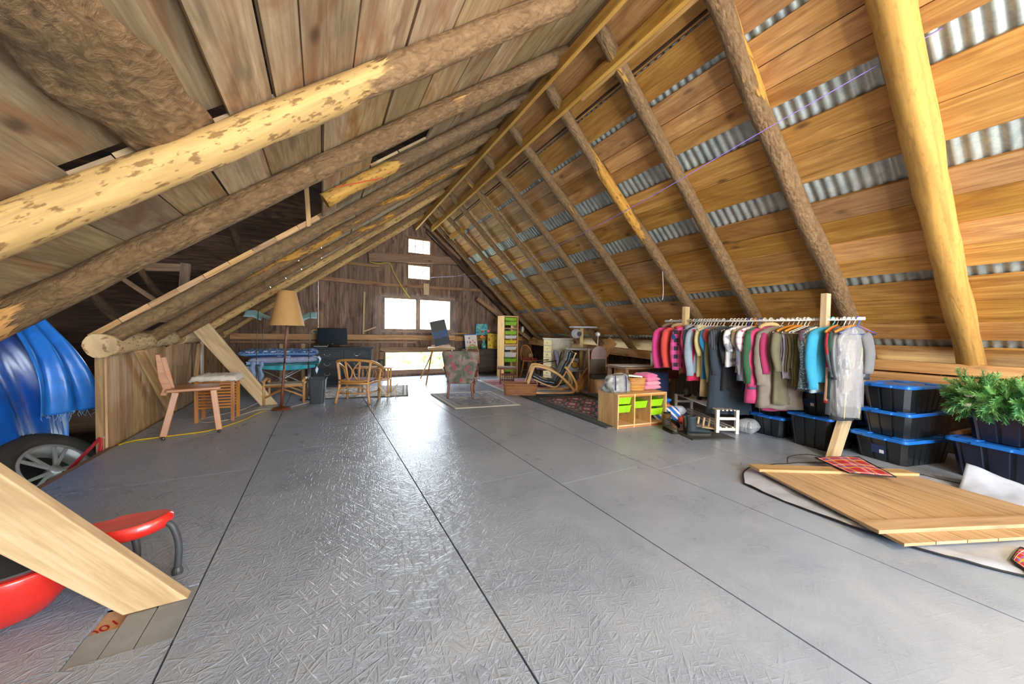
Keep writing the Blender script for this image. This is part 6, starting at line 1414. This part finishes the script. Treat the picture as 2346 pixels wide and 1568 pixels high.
# clear plastic garment bag
hanger(1.325, R(-24), 'b', 'blue plastic hanger inside the clear garment bag')
t = thing('garment_bag', 'clear plastic garment bag at the right end of the rail', 'garment bag', (4.14, 1.37, RZ - .07), R(-24))
rings = []
for i in range(22):
    f = i / 21; w = .125 * (.2 + .8 * min(1, f / .1) ** .7) * (1 - .05 * math.sin(f * 5)) * (1 if f < .93 else 1 - 3 * (f - .93)); z = -.04 * min(1, f / .08) - .76 * f
    rings.append([(w * abs(math.cos(a)) ** .8 * (1 if math.cos(a) > 0 else -1) + .012 * noise.noise(Vector((math.sin(a) * 3, f * 6, 1))), .05 * (1 + .6 * f) * math.sin(a) + .02 * noise.noise(Vector((math.cos(a) * 4, f * 5, 5))), z) for a in [2 * PI * k / 40 for k in range(40)]])
mb = MB(); loft(mb, rings, cap0=True, cap1=False); mb.build('bag_film', film('garment_film', '#cfd0d2', .30), t, smooth=True)
mb = pillow_mesh(.12, .5, .03, 4, 1, 20, 20, .01); o = mb.build('grey_lining', P('#8f8c8a', .8), t, smooth=True); o.location = (0, .0, -.36); o.rotation_euler = (R(90), 0, 0)
# ================================================================== NEAR LEFT: TARP, WHEEL, TOY
# blue tarp over a heap
m = plain('blue_tarp', '#1a62c8', .32, bmp=.5, bs=8, var=.12, spec=.6); M['tarp'] = m
random.seed(3)
def heap(u, v):
    a = PI * 1.15 * u - .15; h = v
    cx, cy = -3.42, 4.8; rx, ry = 1.12, 1.75; f = math.cos(h * PI / 2) ** .55 if h < 1 else 0
    x = cx + rx * f * math.cos(-PI / 2 + a * 1.0); y = cy + ry * f * math.sin(-PI / 2 + a)
    n1 = noise.noise(Vector((u * 16, h * 1.5, 0))); n2 = noise.noise(Vector((u * 38, h * 3, 4)))
    k = 1 + (.10 * n1 + .045 * n2) * (1 - h * .6); x = cx + (x - cx) * k; y = cy + (y - cy) * k
    return (x, y, -.42 + 1.74 * math.sin(h * PI / 2) ** .8 + .05 * noise.noise(Vector((x * 2, y * 2, 3))))
t = thing('blue_tarp', 'bright blue plastic tarp draped over a heap in the annex at the left', 'tarp', (0, 0, 0))
mb = MB(); mb.grid(heap, 170, 60); mb.build('tarp_sheet', m, t, smooth=True, solid=.006)
# folded flap hanging over the front with torn edge
def flap(u, v):
    base = Vector((-2.52, 5.15, 1.22)).lerp(Vector((-2.2, 5.12, .26)), v); w = .12 + .16 * v; d = Vector((.45, .75, 0)).normalized()
    p = base + d * (u - .45) * 2 * w + Vector((.07, -.04, 0)) * math.sin(u * 15 + v * 2) * .5 + Vector((.12, -.08, 0)) * math.sin(PI * v * .9)
    return tuple(p + Vector((0, 0, .02 * noise.noise(Vector((u * 7, v * 3, 1)))) ))
mb = MB(); mb.grid(flap, 60, 40); mb.build('tarp_flap', plain('light_blue_tarp', '#2f80da', .3, bmp=.7, bs=14, var=.15), t, smooth=True, solid=.005)
mb = MB()
for k in range(40):
    u = random.random(); p = Vector(flap(u, 1)); q = p + Vector((random.gauss(0, .02), random.gauss(0, .02), -random.uniform(.01, .07) * (1 + (.2 < u < .45)))); mb.tube([p, (p + q) / 2 + Vector((random.gauss(0, .008), 0, 0)), q], .0015, 4)
o = mb.build('torn_threads', P('#9cc4ee', .6), t); tag(o, kind='stuff')
# wheel
t = thing('alloy_wheel', 'worn car tyre on a ten-spoke alloy rim propped up below the blue tarp', 'wheel', (-2.02, 4.55, -.13), rot=(R(0), R(50), R(-24)))
rb = P('#3b3a36', .85, bmp=.4, bs=50)
mb = MB(); mb.lathe([(.235, -.05), (.25, .0), (.30, .018), (.355, .01), (.385, -.02), (.395, -.06), (.395, -.17), (.385, -.21), (.35, -.24), (.25, -.22), (.235, -.18)], 64, cap=False); ty = mb.build('tyre', rb, t, smooth=True)
mb = MB()
for k in range(80):
    a = 2 * PI * k / 80
    for z in (-.055, -.105, -.155): mb.box((.396 * math.cos(a), .396 * math.sin(a), z), (.012, .018, .036), rz=a + .25)
o = mb.build('tread_block', rb, ty); tag(o, kind='stuff')
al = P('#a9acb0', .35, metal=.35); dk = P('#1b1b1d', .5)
mb = MB(); mb.lathe([(.225, .005), (.245, .012), (.245, -.02), (.22, -.03), (.215, -.17), (.235, -.18)], 56, cap=False); mb.build('rim', al, t, smooth=True)
mb = MB(); mb.lathe([(0, -.14), (.215, -.14), (.215, -.15), (0, -.15)], 40); mb.build('rim_shade_disc', dk, t)  # dark disc puts the shade behind the spokes into colour
for k in range(5):
    for d_ in (-.17, .17):
        a = 2 * PI * k / 5 + d_; mb = MB(); mb.beam((.035 * math.cos(2 * PI * k / 5), .035 * math.sin(2 * PI * k / 5), -.03), (.225 * math.cos(a), .225 * math.sin(a), -.008), .03, .02, w2=.022); mb.build('spoke', al, t, bevel=.003)
mb = MB(); mb.lathe([(0, -.005), (.035, -.008), (.045, -.02), (.045, -.1)], 24); mb.build('hub_cap', al, t, smooth=True)
# red jack handle
t = thing('car_jack', 'red folding car jack arm leaning in front of the wheel', 'jack', (0, 0, 0))
rd = P('#b3202e', .4)
mb = MB(); mb.beam((-1.76, 4.56, .10), (-1.78, 4.10, -.06), .012, .03); mb.build('jack_arm', rd, t, bevel=.002); mb = MB(); mb.beam((-1.75, 4.55, .10), (-1.75, 4.50, -.12), .02, .03); mb.build('jack_arm', rd, t, bevel=.002)
mb = MB(); mb.lathe([(0, -.012), (.012, -.012), (.012, .012), (0, .012)], 12); o = mb.build('pivot_bolt', P('#c9c2b8', .4, metal=.6), t); o.rotation_euler = (0, R(90), 0); o.location = (-1.745, 4.55, .10)
# pale box edge at the far left
mb = MB(); mb.box((-2.33, 4.14, .72), (.12, .4, .22)); tag(mb.build('pale_box', P('#c8ccc8', .6), bevel=.02), 'rounded pale box edge in front of the tarp at the left border', 'box')
# red play bench / sit-on toy
t = thing('red_sit_on_toy', 'red plastic sit-on toy with oval seat, deep red front and bent grey legs', 'toy', (0, 0, 0))
rp = plain('red_plastic', '#cf2a22', .3, var=.05, coat=.4); fade = plain('faded_red_plastic', '#d4605e', .35, var=.12, coat=.3)
c0 = Vector((-.735, 2.10, .25)); axd = Vector((.95, .05, 0)).normalized(); ay = Vector((-axd.y, axd.x, 0))
mb = MB(); rg = []
def pe(k, z, dy=0):
    out = []
    for i in range(44):
        a = 2 * PI * i / 44; lx = .17 * k * math.cos(a) - .02; w = (.088 if math.cos(a) > -.2 else .062) * k; ly = w * math.sin(a); p = c0 + axd * lx + ay * ly; out.append((p.x, p.y, z + .02 * (lx / .17) ** 2 * (1 if lx > 0 else .2)))
    return out
for k, z in ((.8, .205), (.95, .212), (1.0, .235), (.98, .254), (.9, .265)): rg.append(pe(k, z))
loft(mb, rg, cap1=False); mb.build('seat', rp, t, smooth=True)
mb = MB(); loft(mb, [pe(.9, .265), pe(.6, .262), pe(.25, .261)], cap0=False); mb.build('seat_pad', fade, t, smooth=True)
gt = P('#3f4348', .5)
for s, bx_ in ((-1, .12), (1, -.03)):
    q = [c0 + axd * bx_ + ay * s * .02 + Vector((0, 0, -.01)), c0 + axd * (bx_ + .03) + ay * s * .03 + Vector((0, 0, -.03)), c0 + axd * (bx_ + .05) + ay * s * .03 + Vector((0, 0, -.12)), c0 + axd * (bx_ + .045) + ay * s * .03 + Vector((0, 0, -.235))]
    mb = MB(); mb.tube(smooth_pts(q), .013, 12); l = mb.build('leg', gt, t, smooth=True); e = q[-1]; mb = MB(); mb.lathe([(.02, 0), (.02, .015), (.014, .03)], 14, (e.x, e.y, 0)); mb.build('foot', gt, l)
mb = MB(); cc = Vector((-1.04, 1.98, .0)); rings = []
for z, k in ((.02, .35), (.05, .7), (.12, .95), (.19, 1.0), (.215, 1.03), (.225, 1.0)): rings.append([(cc.x + .20 * k * math.cos(a), cc.y + .15 * k * math.sin(a), z) for a in [2 * PI * i / 40 for i in range(40)]])
loft(mb, rings); mb.build('front_shell', rp, t, smooth=True)
mb = MB(); mb.prism([(cc.x + .17 * math.cos(a), cc.y + .125 * math.sin(a)) for a in [2 * PI * i / 30 for i in range(30)]], .008, 'z', .224); mb.build('deck_insert', P('#3c3f44', .6), t)
# ---- cables, ropes, strings
def cable(name, pts, r, col, lab, cat='cord', rough=.6, n=6, k=6):
    mb = MB(); mb.tube(smooth_pts(pts, k), r, n); return tag(mb.build(name, P(col, rough), smooth=True), lab, cat)
cable('extension_cord', [(-1.66, 4.60, .006), (-1.58, 4.72, .006), (-1.3, 4.78, .006), (-1.05, 4.86, .006), (-.85, 5.2, .006), (-.74, 5.55, .006), (-.66, 5.75, .006)], .006, '#d8b800', 'yellow extension cord snaking along the floor from the knee wall to the lamp')
cable('lamp_cord', [(-.58, 5.80, .004), (-.75, 5.86, .004), (-.9, 5.6, .004), (-1.0, 5.35, .004), (-1.2, 5.3, .004), (-1.28, 5.5, .004), (-1.1, 5.75, .004), (-.95, 5.95, .004), (-.85, 6.2, .02), (-.8, 6.3, .03)], .0035, '#d8cfae', 'thin cream lamp flex looped on the floor under the slatted stool')
cable('lamp_cord', [(-.40, 5.84, .004), (-.3, 6.0, .004), (-.1, 6.25, .004), (.1, 6.6, .004)], .0035, '#d8cfae', 'thin cream flex running from the lamp base behind the waste bin')
cable('purple_string', [(3.3, .7, 2.98), (2.9, 1.6, 2.62), (2.7, 2.4, 2.38), (2.6, 3.4, 2.22), (2.55, 4.6, 2.12), (2.5, 6.0, 2.14), (2.42, 7.4, 2.3), (2.40, 8.8, 2.45)], .003, '#8a6fd0', 'thin purple string stretched across the room from the right roof to the far wall', 'string')
cable('purple_string', [(3.3, .7, 2.98), (3.45, .3, 3.0), (3.55, -.4, 2.98)], .003, '#8a6fd0', 'short near end of the purple string at the upper right', 'string')
cable('white_wire', [(3.4, 8.75, 2.66), (3.0, 8.72, 2.52), (2.6, 8.72, 2.47), (2.42, 8.75, 2.46)], .004, '#cfc8cc', 'thin pale wire sagging right of the small lower window', 'wire')
cable('yellow_rope', [(.95, 8.8, 2.7), (1.15, 8.76, 2.66), (1.4, 8.76, 2.70), (1.5, 8.75, 2.5), (1.7, 8.75, 2.15), (1.88, 8.76, 1.92)], .007, '#d3d03a', 'yellow rope hanging from the collar beam down to the double window', 'rope')
cable('orange_cord', [(.1, 3.3, 2.28), (.3, 3.4, 2.40), (.5, 3.5, 2.52)], .005, '#c8562e', 'orange cord tied across the dark roof opening', 'cord')
cable('pull_cord', [(4.1, 3.32, 1.98), (4.1, 3.3, 1.75), (4.11, 3.31, 1.62), (4.08, 3.3, 1.58)], .004, '#e0dcd4', 'short white cord hanging from a right rafter left of the clothes rail', 'cord')
cable('black_strap', [(3.5, 1.52, .03), (3.62, 1.56, .05), (3.8, 1.5, .06), (3.95, 1.42, .03)], .004, '#1b1b1d', 'thin black strap lying behind the tartan corner', 'strap')
# ================================================================== UNSEEN BULBS added behind the camera for light
def bulb(x, y, z, power, lab):
    t = thing('fill_bulb', lab, 'lamp', (x, y, z))
    mb = MB(); mb.tube([(0, 0, .14), (0, 0, (zl(x) if x < XR else zr(x)) - z - .02)], .004, 6); mb.build('cord', P('#222222', .5), t)
    mb = MB(); mb.lathe([(.022, .06), (.024, .09), (.018, .14), (.0, .145)], 16); mb.build('socket', P('#2b2b2b', .4), t)
    m, nt, b = newmat('lit_bulb'); b.inputs['Emission Color'].default_value = srgb('#ffe3b8'); b.inputs['Emission Strength'].default_value = 20; b.inputs['Base Color'].default_value = srgb('#fff4e0')
    mb = MB(); mb.lathe([(0, -.06), (.03, -.05), (.045, -.02), (.045, 0), (.03, .04), (.02, .062)], 20); g = mb.build('glass_bulb', m, t, smooth=True)
    g.visible_shadow = True
    d = bpy.data.lights.new('bulb_light', 'POINT'); d.energy = power; d.color = (1.0, .86, .62); d.shadow_soft_size = .07
    l = bpy.data.objects.new('bulb_light', d); COL.objects.link(l); l.parent = t; l.location = (0, 0, -.14)
bulb(2.9, -1.5, 2.3, 210, 'unseen bulb added for light by the right roof behind the viewpoint')
bulb(.9, -1.6, 2.2, 150, 'unseen bulb added for light by the left roof behind the viewpoint')
